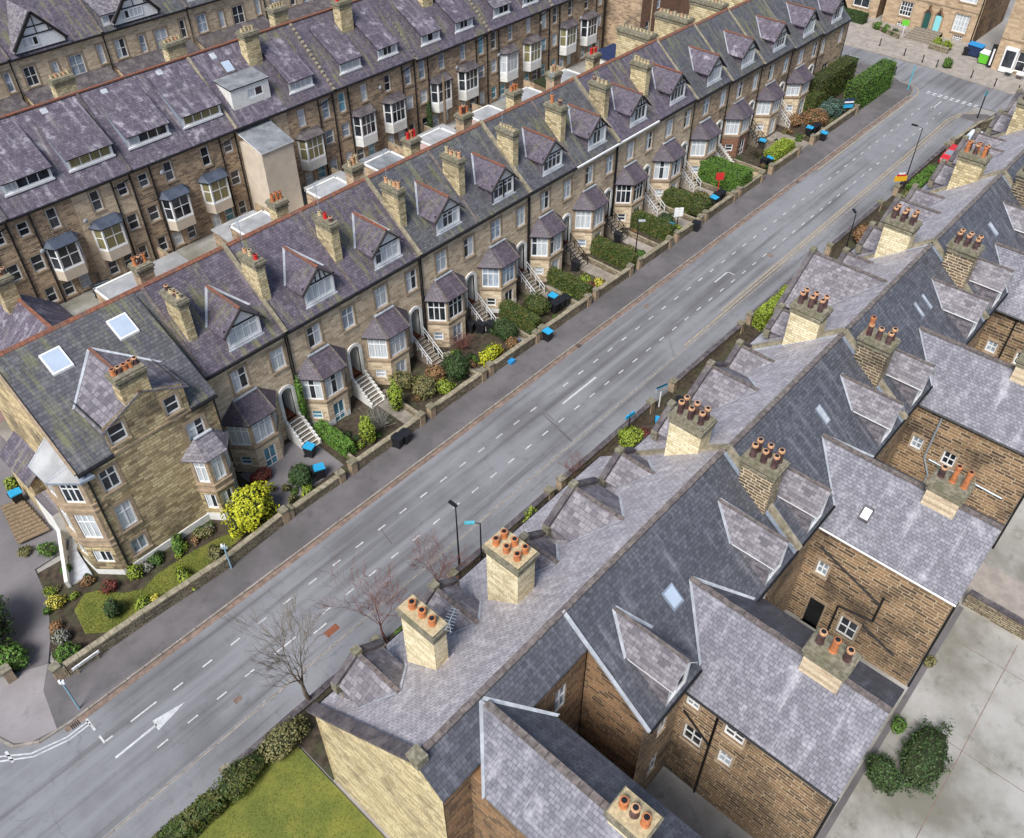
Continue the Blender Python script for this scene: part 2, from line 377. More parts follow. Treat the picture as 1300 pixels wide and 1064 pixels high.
# ------------------------------------------------------------------ windows
WC = {}
def win_mesh(w, h, cols, rows, ft, bar, gm, fm, key, joined):
    k = (round(w, 2), round(h, 2), cols, tuple(rows), key, joined, fm)
    if k in WC: return WC[k]
    f = MB(); g = f if joined else MB()
    for a in ((0, ft, 0, h), (w-ft, w, 0, h), (ft, w-ft, 0, ft*1.3), (ft, w-ft, h-ft, h)): f.box(a[0], a[1], 0, .06, a[2], a[3], fm)
    iw, ih = w-2*ft, h-2.3*ft
    for c in range(1, cols): x = ft+iw*c/cols; f.box(x-bar/2, x+bar/2, .005, .055, ft*1.3, h-ft, fm)
    zs = [0]+list(rows)+[1]
    for r in rows: z = ft*1.3+ih*r; f.box(ft, w-ft, .008, .05, z-bar/2, z+bar/2, fm)
    for c in range(cols):
        for r in range(len(zs)-1):
            x0, x1 = ft+iw*c/cols, ft+iw*(c+1)/cols; z0, z1 = ft*1.3+ih*zs[r], ft*1.3+ih*zs[r+1]
            g.face([(x0, .035, z0), (x1, .035, z0), (x1, .035, z1), (x0, .035, z1)], gm[(c, r)] if isinstance(gm, dict) else gm)
    WC[k] = (f.make('window'), None if joined else g.make('pane')); return WC[k]
def gsel(cols, nr, kind):
    rnd = random.random
    if kind == 'dark': base = 'glass_dark'
    elif kind == 'curtain': base = 'glass_curtain_sky'
    else: base = kind
    d = {}
    for c in range(cols):
        gg = base
        if base == 'glass_dark' and (c in (0, cols-1)) and kind == 'half': gg = 'glass_curtain_sky'
        for r in range(nr): d[(c, r)] = gg
    return d
def window(parent, p0, p1, o, cols=2, rows=(.66,), kind=None, depth=.08, ft=.095, bar=.075, fm='white_paint', joined=False, name='window'):
    a, b, c, d = o[:4]
    dx, dy = p1[0]-p0[0], p1[1]-p0[1]; L = math.hypot(dx, dy); dx /= L; dy /= L
    kind = kind or random.choice(['glass_curtain_sky', 'glass_curtain_sky', 'glass_grey', 'dark', 'mixA', 'mixB'])
    nr = len(rows)+1; gm = {}
    for q in range(cols):
        for r in range(nr):
            m = 'glass_dark' if kind == 'dark' else kind
            if kind == 'mixA': m = 'glass_curtain_sky' if q == 0 else 'glass_dark'
            if kind == 'mixB': m = 'glass_dark' if q == 0 else 'glass_curtain_sky'
            if kind == 'mixC': m = 'glass_curtain_sky' if q in (0, cols-1) else 'glass_dark'
            gm[(q, r)] = m
    fme, pme = win_mesh(b-a, d-c, cols, rows, ft, bar, gm, fm, kind, joined)
    loc = (p0[0]+dx*a-dy*depth, p0[1]+dy*a+dx*depth, c)
    w = inst(name, fme, parent, loc, math.atan2(dy, dx))
    if pme:
        p = bpy.data.objects.new('pane', pme); COL.objects.link(p); p.parent = w
    return w

POTS = {}
def pot_mesh(m, h, r):
    k = (m, round(h, 2), round(r, 2))
    if k not in POTS:
        b = MB(); rim = 'terracotta_pale' if m == 'pot_dark' else m; b.lathe((0, 0, 0), [(r*1.12, 0), (r*1.12, .05), (r, .08), (r*.86, h*.8)], m, 10); b.lathe((0, 0, h*.8), [(r*.86, 0), (r*1.05, h*.03), (r*1.05, h*.16), (r*.92, h*.2), (r*.7, h*.2)], rim, 10)
        b.lathe((0, 0, h+.002), [(r*.68, 0), (.001, .001)], 'black_paint', 10)  # black disc paints in the darkness of the hollow pot
        me = b.make('chimney_pot'); me.polygons.foreach_set('use_smooth', [False]*len(me.polygons)); POTS[k] = me
    return POTS[k]
def chimney(parent, x0, x1, y0, y1, zb, zt, pots, mat='stone_yellow', cap='stone_cap', lead=True):
    """pots: list of (fx, fy, material, height, radius)"""
    b = MB(); b.box(x0, x1, y0, y1, zb, zt-.42, mat)
    b.box(x0-.07, x1+.07, y0-.07, y1+.07, zt-.62, zt-.50, cap); b.box(x0-.05, x1+.05, y0-.05, y1+.05, zt-.42, zt-.30, cap)
    b.box(x0-.14, x1+.14, y0-.14, y1+.14, zt-.30, zt-.12, cap); b.box(x0-.07, x1+.07, y0-.07, y1+.07, zt-.12, zt, cap, 'pot_cream' if mat == 'stone_cream' and pots and pots[0][2] == 'terracotta' else cap)
    o = b.build('chimney', parent)
    for fx, fy, m, h, r in pots:
        inst('chimney_pot', pot_mesh(m, h, r), o, (x0+(x1-x0)*fx, y0+(y1-y0)*fy, zt-.01))
    return o
def potrow(n, mats, h=.4, r=.14, axis='y', jit=.25, cross=.5):
    out = []
    for k in range(n):
        f = (k+.5)/n; m = mats[k % len(mats)]; hh = h*(1+random.uniform(-jit, jit))
        out.append((cross, f, m, hh, r) if axis == 'y' else (f, cross, m, hh, r))
    return out
def aerial(parent, p, h, d=(1, 0)):
    b = MB(); x, y, z = p; b.tube((x, y, z), (x, y, z+h), .025, .02, 'metal_grey', 5)
    L = 1.1; b.tube((x-d[0]*L*.4, y-d[1]*L*.4, z+h-.05), (x+d[0]*L*.6, y+d[1]*L*.6, z+h-.05), .018, .018, 'metal_grey', 5)
    for k in range(8):
        t = -.4*L+k*L/7.2; cx, cy = x+d[0]*t, y+d[1]*t; q = .28-.012*k
        b.tube((cx-d[1]*q, cy+d[0]*q, z+h-.05), (cx+d[1]*q, cy-d[0]*q, z+h-.05), .01, .01, 'metal_grey', 4)
    return b.build('aerial', parent)

def valley_lines(b, x, yb, zr, xs, yv, ze, m, sgn):
    """pale lead flashing along both valleys of a gabled dormer, laid just above the main slope"""
    n = Vector((0, -sgn*.62, .78)) if False else Vector((0, 0, .045))
    for s in xs:
        a = Vector((x, yb, zr))+n; c = Vector((x+s, yv, ze))+n
        d = Vector((1 if s > 0 else -1, 0, 0))*.20
        b.face([a-d*.35, a+d*.75, c+d*.8, c-d*.05] if s > 0 else [a+d*.75, a-d*.35, c-d*.05, c+d*.8], m)
def gable_roof(parent, x, hw, zr, ze, yf, yplane, mat, ridge, name='roof', lead='lead', ends=None, edge=None, zplane=None):
    """pitched roof with its ridge along Y from the main slope to yf; yplane(z) gives the main slope"""
    yb, yv = yplane(zr), yplane(ze); s = 1 if yf > yb else -1
    b = MB()
    for q in (-1, 1):
        pts = [(x, yf, zr), (x, yb, zr), (x+q*hw, yv, ze), (x+q*hw, yf, ze)]
        b.slab(pts, .09, mat, edge or mat)
    o = b.build(name, parent)
    if ridge:
        r = MB(); r.beam((x, yf, zr+.03), (x, yb, zr+.03), .2, .09, ridge); r.build('ridge_tiles', o) if parent is None or parent.parent is None else r.build('ridge_tiles', parent)
    if lead:
        v = MB(); valley_lines(v, x, yb, zr, (-hw, hw), yv, ze, lead, s)
        v.build('flashing', o if (parent is None or parent.parent is None) else parent)
    return o

# ================================================================== TERRACE ON THE LEFT OF THE ROAD
YF = 41.6                     # facade
AX = [17.4, 23.5, 29.6, 35.7, 41.85, 48.0, 54.0, 60.0, 66.15, 72.6, 79.1, 85.6, 92.2, 99.0, 106.0]
ADZ = [0, 0, 0, 0, 0, 0, 0, 0, -.05, -.25, -.45, -.62, -.9, -1.2]
PIT = .81
def A_facade_detail(root, x0, x1, k, dz, i, far):
    P0, P1 = (x0, YF), (x1, YF)
    u = lambda a: a*k
    ez = 8.95+dz
    ops = [(u(1.7), u(2.85), 6.3, 8.1), (u(4.72), u(5.8), 6.15, 7.95)]
    if dz < -.3: ops = [(a, b, c+dz*.8, d+dz*.8) for a, b, c, d in ops]
    arch = (u(4.8), u(5.7), 1.6, 4.45)
    b = MB()
    b.wall(P0, P1, -.4, ez, ops+[arch], ['stone_tan', 'stone_tan', 'stone_tan', 'stone_tan'][i % 4] if i < 9 else 'stone_brown')
    for o in ops: b.surround(P0, P1, o, 'stone_trim')
    b.box(x0, x1, YF-.06, YF-.002, ez-.28, ez-.06, 'stone_trim')
    # rear and party walls up to the eaves
    b.face([(x1, 52, -.4), (x0, 52, -.4), (x0, 52, ez), (x1, 52, ez)], 'stone_brown')
    for x, fl in ((x0, 1), (x1, -1)):
        q = [(x, YF, -.4), (x, YF, ez), (x, 46.8, 13.25+dz), (x, 52, ez), (x, 52, -.4)]
        b.face(q if fl > 0 else q[::-1], 'stone_brown')
    b.build('wall', root)
    for n, o in enumerate(ops):
        window(root, P0, P1, o, 2, (.66,), ['mixA', 'glass_curtain_sky', 'mixB', 'glass_grey', 'glass_curtain_sky'][(i*2+n) % 5])
    # arched entrance: white surround, vestibule and door
    a0, a1, az, at = x0+arch[0], x0+arch[1], arch[2], arch[3]; r = (a1-a0)/2; cx = (a0+a1)/2; sp = at-r
    e = MB(); N = 12; d = 1.25
    col = 'white_render'
    arc = [(cx-r*math.cos(PI*t/N), sp+r*math.sin(PI*t/N)) for t in range(N+1)]
    pr = [(a0, az)]+arc+[(a1, az)]
    ro = r+.24
    oarc = [(cx-ro*math.cos(PI*t/N), sp+ro*math.sin(PI*t/N)) for t in range(N+1)]
    op = [(cx-ro, az)]+oarc+[(cx+ro, az)]
    yo = YF-.10
    for (p, q, s, t) in zip(op, op[1:], pr[1:], pr):
        e.face([(p[0], yo, p[1]), (t[0], yo, t[1]), (s[0], yo, s[1]), (q[0], yo, q[1])], col)
        e.face([(p[0], yo, p[1]), (q[0], yo, q[1]), (q[0], YF, q[1]), (p[0], YF, p[1])], col)
    for p, q in zip(pr, pr[1:]): e.face([(p[0], yo, p[1]), (p[0], YF+d, p[1]), (q[0], YF+d, q[1]), (q[0], yo, q[1])], col)
    # spandrels behind the ring
    for t in range(N):
        p, q = arc[t], arc[t+1]; e.face([(p[0], YF+.02, p[1]), (q[0], YF+.02, q[1]), (q[0], YF+.02, at+.001), (p[0], YF+.02, at+.001)], col)
    e.face([(a0, yo, az), (a1, yo, az), (a1, YF+d, az), (a0, YF+d, az)], 'red_tile')
    e.face([(a0, YF+d, az), (a1, YF+d, az), (a1, YF+d, at), (a0, YF+d, at)], col)
    ea = e.build('entrance_arch', root)
    dm = ['door_blue', 'door_wood', 'black_paint', 'door_green', 'white_paint'][i % 5]
    dd = MB(); dd.box(a0+.06, a1-.06, YF+d-.07, YF+d-.01, az+.02, az+2.15, dm); dd.box(a0+.2, cx-.03, YF+d-.09, YF+d-.065, az+.25, az+.95, dm); dd.box(cx+.03, a1-.2, YF+d-.09, YF+d-.065, az+.25, az+.95, dm)
    dd.box(a0+.2, a1-.2, YF+d-.085, YF+d-.065, az+1.2, az+1.95, 'glass_dark')
    dd.build('door', ea)
    # bay window
    B = [(x0+u(.25), YF), (x0+u(1.35), 40.25), (x0+u(3.2), 40.25), (x0+u(4.25), YF)]
    bz = 4.75+dz*.6
    y = MB()
    low = 2.25
    smat = ['stone_tan', 'stone_tan', 'brick_red', 'stone_tan'][i % 4] if i > 9 else 'stone_tan'
    for s in range(3):
        L = math.hypot(B[s+1][0]-B[s][0], B[s+1][1]-B[s][1])
        up = (.16, L-.14, 2.62, bz-.14)
        lo = [(L*.28, L*.74, .75, 1.55), (L*.26, L*.8, -.05, 1.85), (L*.3, L*.7, .75, 1.55)][s]
        y.wall(B[s], B[s+1], -.4, low, [lo], smat); y.wall(B[s], B[s+1], low, bz, [up], 'stone_trim')
        if i in (1, 4): y.wall((B[s][0], B[s][1]-.03), (B[s+1][0], B[s+1][1]-.03), -.4, .5, [(lo[0]-.01, lo[1]+.01, -.2, .6)] if s == 1 else [], 'white_render', .03)
    ring = [(B[0][0]-.08, YF), (B[1][0]-.04, 40.17), (B[2][0]+.04, 40.17), (B[3][0]+.08, YF)]
    y.prism(ring, 2.42, 2.58, 'stone_trim', bottom=True); y.prism(ring, bz-.1, bz+.02, 'stone_trim', bottom=True)
    by = y.build('bay_window', root)
    kinds = ['glass_curtain_sky', 'mixC', 'glass_curtain_sky', 'dark', 'glass_grey', 'mixB', 'glass_curtain_sky', 'dark', 'mixC', 'glass_curtain_sky', 'glass_curtain_sky', 'glass_curtain_sky', 'glass_curtain_sky', 'mixC']
    for s in range(3):
        L = math.hypot(B[s+1][0]-B[s][0], B[s+1][1]-B[s][1])
        window(by, B[s], B[s+1], (.16, L-.14, 2.62, bz-.14), 3 if s == 0 and i % 2 else 3 if s != 2 else 2, (.68,), kinds[i % 14], .06, joined=True)
        lo = [(L*.28, L*.74, .75, 1.55), (L*.26, L*.8, -.05, 1.85), (L*.3, L*.7, .75, 1.55)][s]
        window(by, B[s], B[s+1], lo, 2 if s == 1 else 1, (.5,) if s != 1 else (.35,), 'glass_blue' if i in (0, 1) else ['glass_grey', 'dark', 'glass_curtain_sky'][i % 3], .06, joined=True, name='window' if s != 1 else 'basement_door')
    E4 = [(B[0][0]-.28, YF, bz), (B[1][0]-.13, 39.98, bz), (B[2][0]+.13, 39.98, bz), (B[3][0]+.28, YF, bz)]
    T = [(x0+u(1.35), YF, bz+1.2), (x0+u(3.2), YF, bz+1.2)]
    rf = MB(); rm = 'slate_bay'
    rf.slab([E4[0], E4[1], T[0]], .08, rm, 'black_paint'); rf.slab([E4[1], E4[2], T[1], T[0]], .08, rm, 'black_paint'); rf.slab([E4[2], E4[3], T[1]], .08, rm, 'black_paint')
    rf.beam(Vector(E4[1])+Vector((0, 0, .03)), Vector(T[0])+Vector((0, 0, .03)), .14, .05, 'ridge_stone'); rf.beam(Vector(E4[2])+Vector((0, 0, .03)), Vector(T[1])+Vector((0, 0, .03)), .14, .05, 'ridge_stone')
    rf.beam((T[0][0], YF-.09, T[0][2]+.02), (T[1][0], YF-.09, T[1][2]+.02), .2, .1, 'lead')
    rf.build('roof', by)
    # steps up to the arch
    s = MB(); X0, X1 = x0+u(4.72), x0+u(5.78); n = 8; run = .26; pale = i in (7, 8, 11)
    for q in range(n):
        zt = 1.58-q*1.58/n; yy = YF-.11-q*run
        s.box(X0, X1, yy-run, yy, -.2, zt, 'step_pale' if pale else 'step_stone'); s.box(X0-.01, X1+.01, yy-run-.03, yy-run+.05, zt-.05, zt+.008, 'white_render' if i < 2 else 'step_pale')
    st = s.build('entrance_steps', root)
    yb = YF-.11-n*run
    kind = [0, 0, 1, 1, 1, 2, 2, 3, 1, 0, 2, 3, 1, 1][i % 14]
    for X in (X0-.07, X1+.07):
        w = MB()
        if kind == 0:
            for q in range(n):
                zt = 1.58-q*1.58/n; yy = YF-.11-q*run; w.box(X-.07, X+.07, yy-run, yy, -.2, zt+.28, 'white_render')
        else:
            c = 'white_paint' if kind in (1, 3) else 'black_paint'
            w.beam((X, YF-.1, 2.45), (X, yb, .88), .05, .05, c); w.beam((X, YF-.1, 2.1), (X, yb, .5), .035, .035, c)
            for q in range(0, n+1, 2): zt = 1.58-q*1.58/n; w.beam((X, YF-.15-q*run, zt-.1), (X, YF-.15-q*run, zt+.9), .05, .05, c, (0, 1, 0))
        w.build('railing' if kind else 'parapet', st)

def A_roof(root, x0, x1, k, dz, i):
    ez, rz = 9+dz, 13.35+dz
    m = ['slate_purple', 'slate_purple', 'slate_purple', 'slate_grey', 'slate_grey', 'slate_grey', 'slate_grey', 'slate_purple', 'slate_purple', 'slate_grey', 'slate_grey', 'slate_grey', 'slate_grey', 'slate_grey'][i]
    b = MB()
    b.slab([(x0, 41.38, ez), (x1, 41.38, ez), (x1, 46.8, rz), (x0, 46.8, rz)], .12, m); b.slab([(x1, 52.25, ez), (x0, 52.25, ez), (x0, 46.8, rz), (x1, 46.8, rz)], .12, m)
    o = b.build('roof', root)
    r = MB(); n = int((x1-x0)/.46)
    for q in range(n):
        xa = x0+(x1-x0)*q/n; xb = x0+(x1-x0)*(q+1)/n-.015
        r.slab([(xa, 46.62, rz-.06), (xb, 46.62, rz-.06), (xb, 46.8, rz+.1), (xa, 46.8, rz+.1)], .06, 'ridge_terracotta'); r.slab([(xb, 46.98, rz-.06), (xa, 46.98, rz-.06), (xa, 46.8, rz+.1), (xb, 46.8, rz+.1)], .06, 'ridge_terracotta')
    r.build('ridge_tiles', o)
    # raised stone coping on the party wall at pair boundaries
    if i in (1, 3, 5, 7, 9, 10, 11, 12, 13):
        c = MB(); c.beam((x0, 41.3, ez+.08), (x0, 46.8, rz+.12), .26, .2, 'coping'); c.beam((x0, 46.8, rz+.12), (x0, 52.3, ez+.08), .26, .2, 'coping'); c.build('coping', o)
    else:
        c = MB(); c.beam((x0+.05, 41.4, ez+.02), (x0+.05, 46.7, rz-.05), .22, .07, 'ridge_stone'); c.build('flashing', o)
    g = MB(); g.box(x0, x1, 41.24, 41.38, ez-.2, ez-.06, 'black_paint' if i not in (6, 7) else 'white_paint'); g.build('gutter', o)
    if i % 2 == 0 or i > 8:
        p = MB(); p.tube((x1-.06, 41.5, -.2), (x1-.06, 41.5, ez-.12), .055, .055, 'black_paint', 6); p.build('downpipe', root)
    elif i % 2: 
        p = MB(); p.tube((x0+.12, 41.5, -.2), (x0+.12, 41.5, ez-.12), .055, .055, 'black_paint', 6); p.build('downpipe', root)

def A_dormer(root, xc, dz, style, hw=1.24, y0=41.98):
    zp = lambda y: 9+dz+(y-41.38)*(4.35/5.42)
    yp = lambda z: 41.38+(z-9-dz)/(4.35/5.42)
    zb, ze, zr = zp(y0), 10.85+dz, 12.05+dz
    d = MB()
    for q in (-1, 1):
        X = xc+q*(hw-.04); pts = [(X, y0+.04, zb-.05), (X, y0+.04, ze+.06), (X, yp(ze+.06), ze+.06)]
        d.face(pts if q > 0 else pts[::-1], 'slate_mauve')
    zw0, zw1 = zb+.12, zb+1.42
    P0, P1 = (xc-hw, y0), (xc+hw, y0); o = (.14, 2*hw-.14, zw0, zw1)
    d.wall(P0, P1, zb-.12, ze+.1, [o], 'white_paint', .05)
    # gable field and boards
    d.face([(xc-hw, y0, ze+.1), (xc+hw, y0, ze+.1), (xc, y0, zr)], 'white_paint')
    d.beam((xc-hw-.1, y0-.03, zw1+.1), (xc+hw+.1, y0-.03, zw1+.1), .06, .09, 'black_timber')
    if style == 1:
        for t in (-.5, -.17, .17, .5): d.beam((xc+t*hw, y0-.025, zw1+.1), (xc+t*hw*.8, y0-.025, zr-abs(t)*1.05), .06, .1, 'black_timber', (0, 1, 0))
    if style == 2:
        for X in (xc-hw, xc+hw, xc): d.beam((X, y0-.03, zb-.05), (X, y0-.03, zw1+.1), .06, .09, 'black_timber', (0, 1, 0))
    d.box(xc-hw-.08, xc+hw+.08, y0-.16, y0+.02, zb-.12, zb-.02, 'lead')
    dm = d.build('dormer', root)
    window(dm, P0, P1, o, 4, (.72,) if style != 1 else (), random.choice(['mixC', 'dark', 'glass_curtain_sky', 'mixB', 'mixA']), .03, joined=True)
    f = hw+.3; slope = (zr-ze)/hw
    gable_roof(dm, xc, f, zr+.12, zr+.12-slope*f, y0-.2, yp, 'slate_purple' if style != 3 else 'slate_mauve', 'ridge_terracotta', lead='lead')
    v = MB()
    for q in (-1, 1): v.beam((xc, y0-.23, zr+.03), (xc+q*f, y0-.23, zr+.03-slope*f), .05, .24, 'black_timber', (0, 1, 0))
    v.build('bargeboard', dm)

ADJ = ['with black and white gable dormer', 'with half-timbered dormer gable', 'with plain white dormer gable', 'with black-framed dormer window']
A_STYLE = [0, 1, 0, 0, 2, 0, 1, 1, 1, 3, 3, 3, 3, 1]
A_DESC = ['ivy beside its white arch', 'white basement plinth', 'white-railed steps', 'bins beside its steps', 'a white slatted landing', 'a black stair railing', 'white steps', 'pale steps and lawn hedge', 'a red board in its garden', 'brick-based bay', 'black iron stairs', 'a paved front yard', 'a slate-grey bay roof', 'a tall hedge at its end']
def A_label(i): return f"{ORD[i]} stone terraced house counting away from the gabled corner house, slate roof and front bay"
for i in range(14):
    x0, x1, dz = AX[i], AX[i+1], ADZ[i]; k = (x1-x0)/6.1
    root = thing('terraced_house', A_label(i), 'house', ((x0+x1)/2, YF, 0), 'stone terraced houses on the left of the road')
    if i < 13: A_facade_detail(root, x0, x1, k, dz, i, i > 8)
    else:
        b = MB(); P0, P1 = (x0, YF), (x1, YF); ez = 8.95+dz
        ops = [(.7, 1.7, 5.3, 7.0), (5.2, 6.2, 5.3, 7.1), (2.3, 3.9, 1.2, 3.6), (5.3, 5.9, 1.0, 3.6)]
        b.wall(P0, P1, -.4, ez, ops, 'stone_brown')
        for o in ops: b.surround(P0, P1, o, 'stone_trim')
        b.face([(x1, 52, -.4), (x0, 52, -.4), (x0, 52, ez), (x1, 52, ez)], 'stone_brown')
        q = [(x1, YF, -.4), (x1, YF, ez), (x1, 46.8, 13.25+dz), (x1, 52, ez), (x1, 52, -.4)]; b.face(q[::-1], 'stone_brown')
        b.build('wall', root)
        for n, o in enumerate(ops): window(root, P0, P1, o, 2, (.5,), 'dark' if n > 1 else 'glass_curtain_sky')
    A_roof(root, x0, x1, k, dz, i)
    A_dormer(root, x0+3.55*k, dz, A_STYLE[i], 1.26)
    if i < 9:
        pots = [potrow(4, ['pot_cream', 'pot_dark'], .3), potrow(3, ['lamp_red', 'pot_cream', 'terracotta_pale'], .4), potrow(3, ['pot_dark', 'lamp_red', 'pot_cream'], .4), potrow(4, ['terracotta_pale', 'terracotta_pale', 'pot_cream'], .42), potrow(4, ['terracotta_pale', 'pot_cream'], .45), potrow(5, ['pot_cream'], .25, .12), potrow(2, ['pot_dark', 'terracotta'], .7, .15), potrow(4, ['pot_cream', 'pot_cream', 'pot_cream', 'pot_dark'], .35, .13), potrow(5, ['pot_cream'], .4, .13)][i]
        ch = chimney(root, x0-.02 if i else 17.9, x0+.62 if i else 18.5, 43.25, 45.0, 9.2+dz, 13.65+dz, pots)
        if i in (1, 2, 3, 5, 6): aerial(ch, (x0+.3, 44.7, 13.6), 2.4, (.8, .5))
    elif i < 13 and i != 9 or i == 9:
        chimney(root, x0-.75 if i != 13 else x0-.6, x0+.45, 47.1, 50.9, 8.5+dz, 13.9+dz, potrow(9, ['pot_cream', 'pot_cream', 'terracotta_pale'], .32, .12) if i != 9 else potrow(9, ['pot_cream'], .3, .12))
    # low rear wing with flat roof and its chimney
    wx = [26.2, 32.3, 40.0, 46.5, 53.0, 59.8, 65.7, 72.0, None, None, None, None, None, None][i]
    if i == 0: wx = 20.6
    if wx:
        b = MB(); hh = 7.0; fm = ['flat_roof_white', 'flat_roof_white', 'flat_roof_white', 'flat_roof_grey', 'flat_roof_white', 'flat_roof_white', 'flat_roof_white', 'flat_roof_white'][i % 8]
        X0 = wx-2.1 if i else 18.4; X1 = wx+1.2
        b.box(X0, X1, 52.02, 58.2, -.3, hh, 'pink_render' if i in (5, 6, 4) else 'stone_brown', fm)
        for a in ((X0-.04, X0+.12, 52.1, 58.25), (X1-.12, X1+.04, 52.1, 58.25), (X0-.04, X1+.04, 58.1, 58.3)): b.box(*a, hh-.05, hh+.1, 'white_render')
        b.build('rear_wing', root)
        chimney(root, wx-.55, wx+.55, 53.3, 54.3, 6.5, 10.3, potrow(3, [['terracotta', 'pot_dark', 'terracotta'], ['terracotta'], ['pot_cream', 'terracotta_pale'], ['lamp_red', 'terracotta']][i % 4], .62, .15, 'x'), 'stone_yellow' if i % 2 else 'stone_brown')

# ------------------------------------------------------------------ gabled corner house
def corner_house():
    root = thing('corner_house', 'tall gabled stone house on the street corner with two roof windows and corner bay', 'house', (12.5, 39.4, 0))
    Y0 = 39.4; ex, ez, rz = 7.95, 9.35, 13.35
    sl = (rz-ez)/(46.8-39.3); zp = lambda y: ez+(y-39.3)*sl; yp = lambda z: 39.3+(z-ez)/sl
    P0, P1 = (8.2, Y0), (16.7, Y0); U = lambda a: a-8.2
    ops = [(U(8.95), U(9.98), 6.85, 8.5), (U(8.95), U(9.95), 3.45, 5.55), (U(8.97), U(9.95), 1.1, 2.35), (U(14.5), U(15.65), 6.55, 8.25)]
    b = MB()
    b.wall(P0, P1, -.3, 9.2, ops, 'stone_gable')
    for o in ops: b.surround(P0, P1, o, 'stone_trim', w=.2)
    # the stone gable with its chimney shoulders
    g0, g1 = 10.1, 15.1
    at = [(10.28, 11.3, 9.75, 11.05), (13.72, 14.62, 9.6, 10.85)]
    b.wall((g0, Y0-.03), (g1, Y0-.03), 9.2, 11.25, [(a-g0, c-g0, d, e) for a, c, d, e in at], 'stone_gable')
    for a, c, d, e in at: b.surround((g0, Y0-.03), (g1, Y0-.03), (a-g0, c-g0, d, e), 'stone_trim', w=.14)
    b.face([(g0, Y0-.03, 11.25), (g1, Y0-.03, 11.25), (13.4, Y0-.03, 12.0), (12.0, Y0-.03, 12.0)], 'stone_gable')
    for q, X in ((-1, g0), (1, g1)): 
        pts = [(X, Y0-.03, 9.2), (X, Y0-.03, 11.25), (X, yp(11.25), 11.25), (X, yp(9.5), 9.2)]; b.face(pts if q > 0 else pts[::-1], 'slate_grey')
    b.box(g0-.02, g1+.02, Y0-.08, Y0-.005, 9.12, 9.26, 'stone_trim')
    # white plinth
    b.box(8.6, 14.0, Y0-.09, Y0-.003, -.3, .62, 'white_render')
    # west wall, back wall and east return
    b.face([(8.2, 52, -.3), (8.2, Y0, -.3), (8.2, Y0, 9.2), (8.2, 46.8, 13.2), (8.2, 52, 9.2)], 'stone_gable')
    b.face([(16.7, Y0, -.3), (16.7, YF, -.3), (16.7, YF, 9.2), (16.7, Y0, 9.2)], 'stone_gable')
    b.face([(16.7, YF, -.3), (17.4, YF, -.3), (17.4, YF, 9), (16.7, YF, 9)], 'stone_tan')
    b.face([(17.4, 52, -.3), (8.2, 52, -.3), (8.2, 52, 9.2), (17.4, 52, 9.2)], 'stone_brown')
    b.build('wall', root)
    for n, o in enumerate(ops): window(root, P0, P1, o, 2, (.66,) if n != 2 else (), ['dark', 'glass_curtain_sky', 'glass_grey', 'mixA'][n])
    for a, c, d, e in at: window(root, (g0, Y0-.03), (g1, Y0-.03), (a-g0, c-g0, d, e), 1, (.5,), 'dark')
    r = MB(); m = 'slate_grey'
    r.slab([(ex, 39.3, ez), (g0+.02, 39.3, ez), (g0+.02, 46.8, rz), (ex+.1, 46.8, rz)], .12, m)
    r.slab([(g0+.02, yp(11.0), 11.0), (g1-.02, yp(11.0), 11.0), (g1-.02, 46.8, rz), (g0+.02, 46.8, rz)], .12, m)
    r.slab([(g1-.02, 39.3, ez), (16.85, 39.3, ez), (16.85, 46.8, rz), (g1-.02, 46.8, rz)], .12, m)
    r.slab([(16.85, 41.38, 9.0), (17.4, 41.38, 9.0), (17.4, 46.8, rz), (16.85, 46.8, rz)], .12, m)
    r.slab([(17.4, 52.25, 9), (ex, 52.25, 9), (ex, 46.8, rz), (17.4, 46.8, rz)], .12, m)
    rf = r.build('roof', root)
    c = MB(); n = 20
    for q in range(n):
        xa = ex+(17.4-ex)*q/n; xb = xa+(17.4-ex)/n-.02
        c.slab([(xa, 46.6, rz-.07), (xb, 46.6, rz-.07), (xb, 46.8, rz+.1), (xa, 46.8, rz+.1)], .06, 'ridge_terracotta'); c.slab([(xb, 47, rz-.07), (xa, 47, rz-.07), (xa, 46.8, rz+.1), (xb, 46.8, rz+.1)], .06, 'ridge_terracotta')
    c.build('ridge_tiles', rf)
    w = MB(); w.beam((ex-.05, 39.3, ez), (ex+.05, 46.8, rz), .12, .22, 'stone_trim'); w.build('verge', rf)
    for ga, gb in ((ex, g0), (g1, 16.85)): g = MB(); g.box(ga, gb, 39.14, 39.28, ez-.22, ez-.07, 'black_paint'); g.build('gutter', rf)
    gable_roof(root, 12.7, 2.7, 12.3, 10.95, Y0-.12, yp, 'slate_dormer', 'ridge_terracotta', lead='lead', name='gable_roof')
    for X0, X1, ya, yb2 in ((10.2, 11.45, 44.35, 45.65), (14.4, 15.65, 44.4, 45.7)):
        k = MB(); e = .09
        k.slab([(X0, ya, zp(ya)+.14), (X1, ya, zp(ya)+.14), (X1, yb2, zp(yb2)+.14), (X0, yb2, zp(yb2)+.14)], .16, 'white_paint')
        k.face([(X0+e, ya+e, zp(ya+e)+.147), (X1-e, ya+e, zp(ya+e)+.147), (X1-e, yb2-e, zp(yb2-e)+.147), (X0+e, yb2-e, zp(yb2-e)+.147)], 'glass_sky')
        k.build('roof_window', root)
    chimney(root, 11.75, 13.4, Y0-.05, Y0+.85, 11.2, 13.75, potrow(5, ['terracotta', 'pot_dark', 'terracotta'], .4, .15, 'x', .1), 'stone_gable')
    for X in (8.35, 16.62):
        p = MB(); p.tube((X, Y0-.07, -.2), (X, Y0-.07, 9.2), .06, .06, 'black_paint', 6); p.build('downpipe', root)
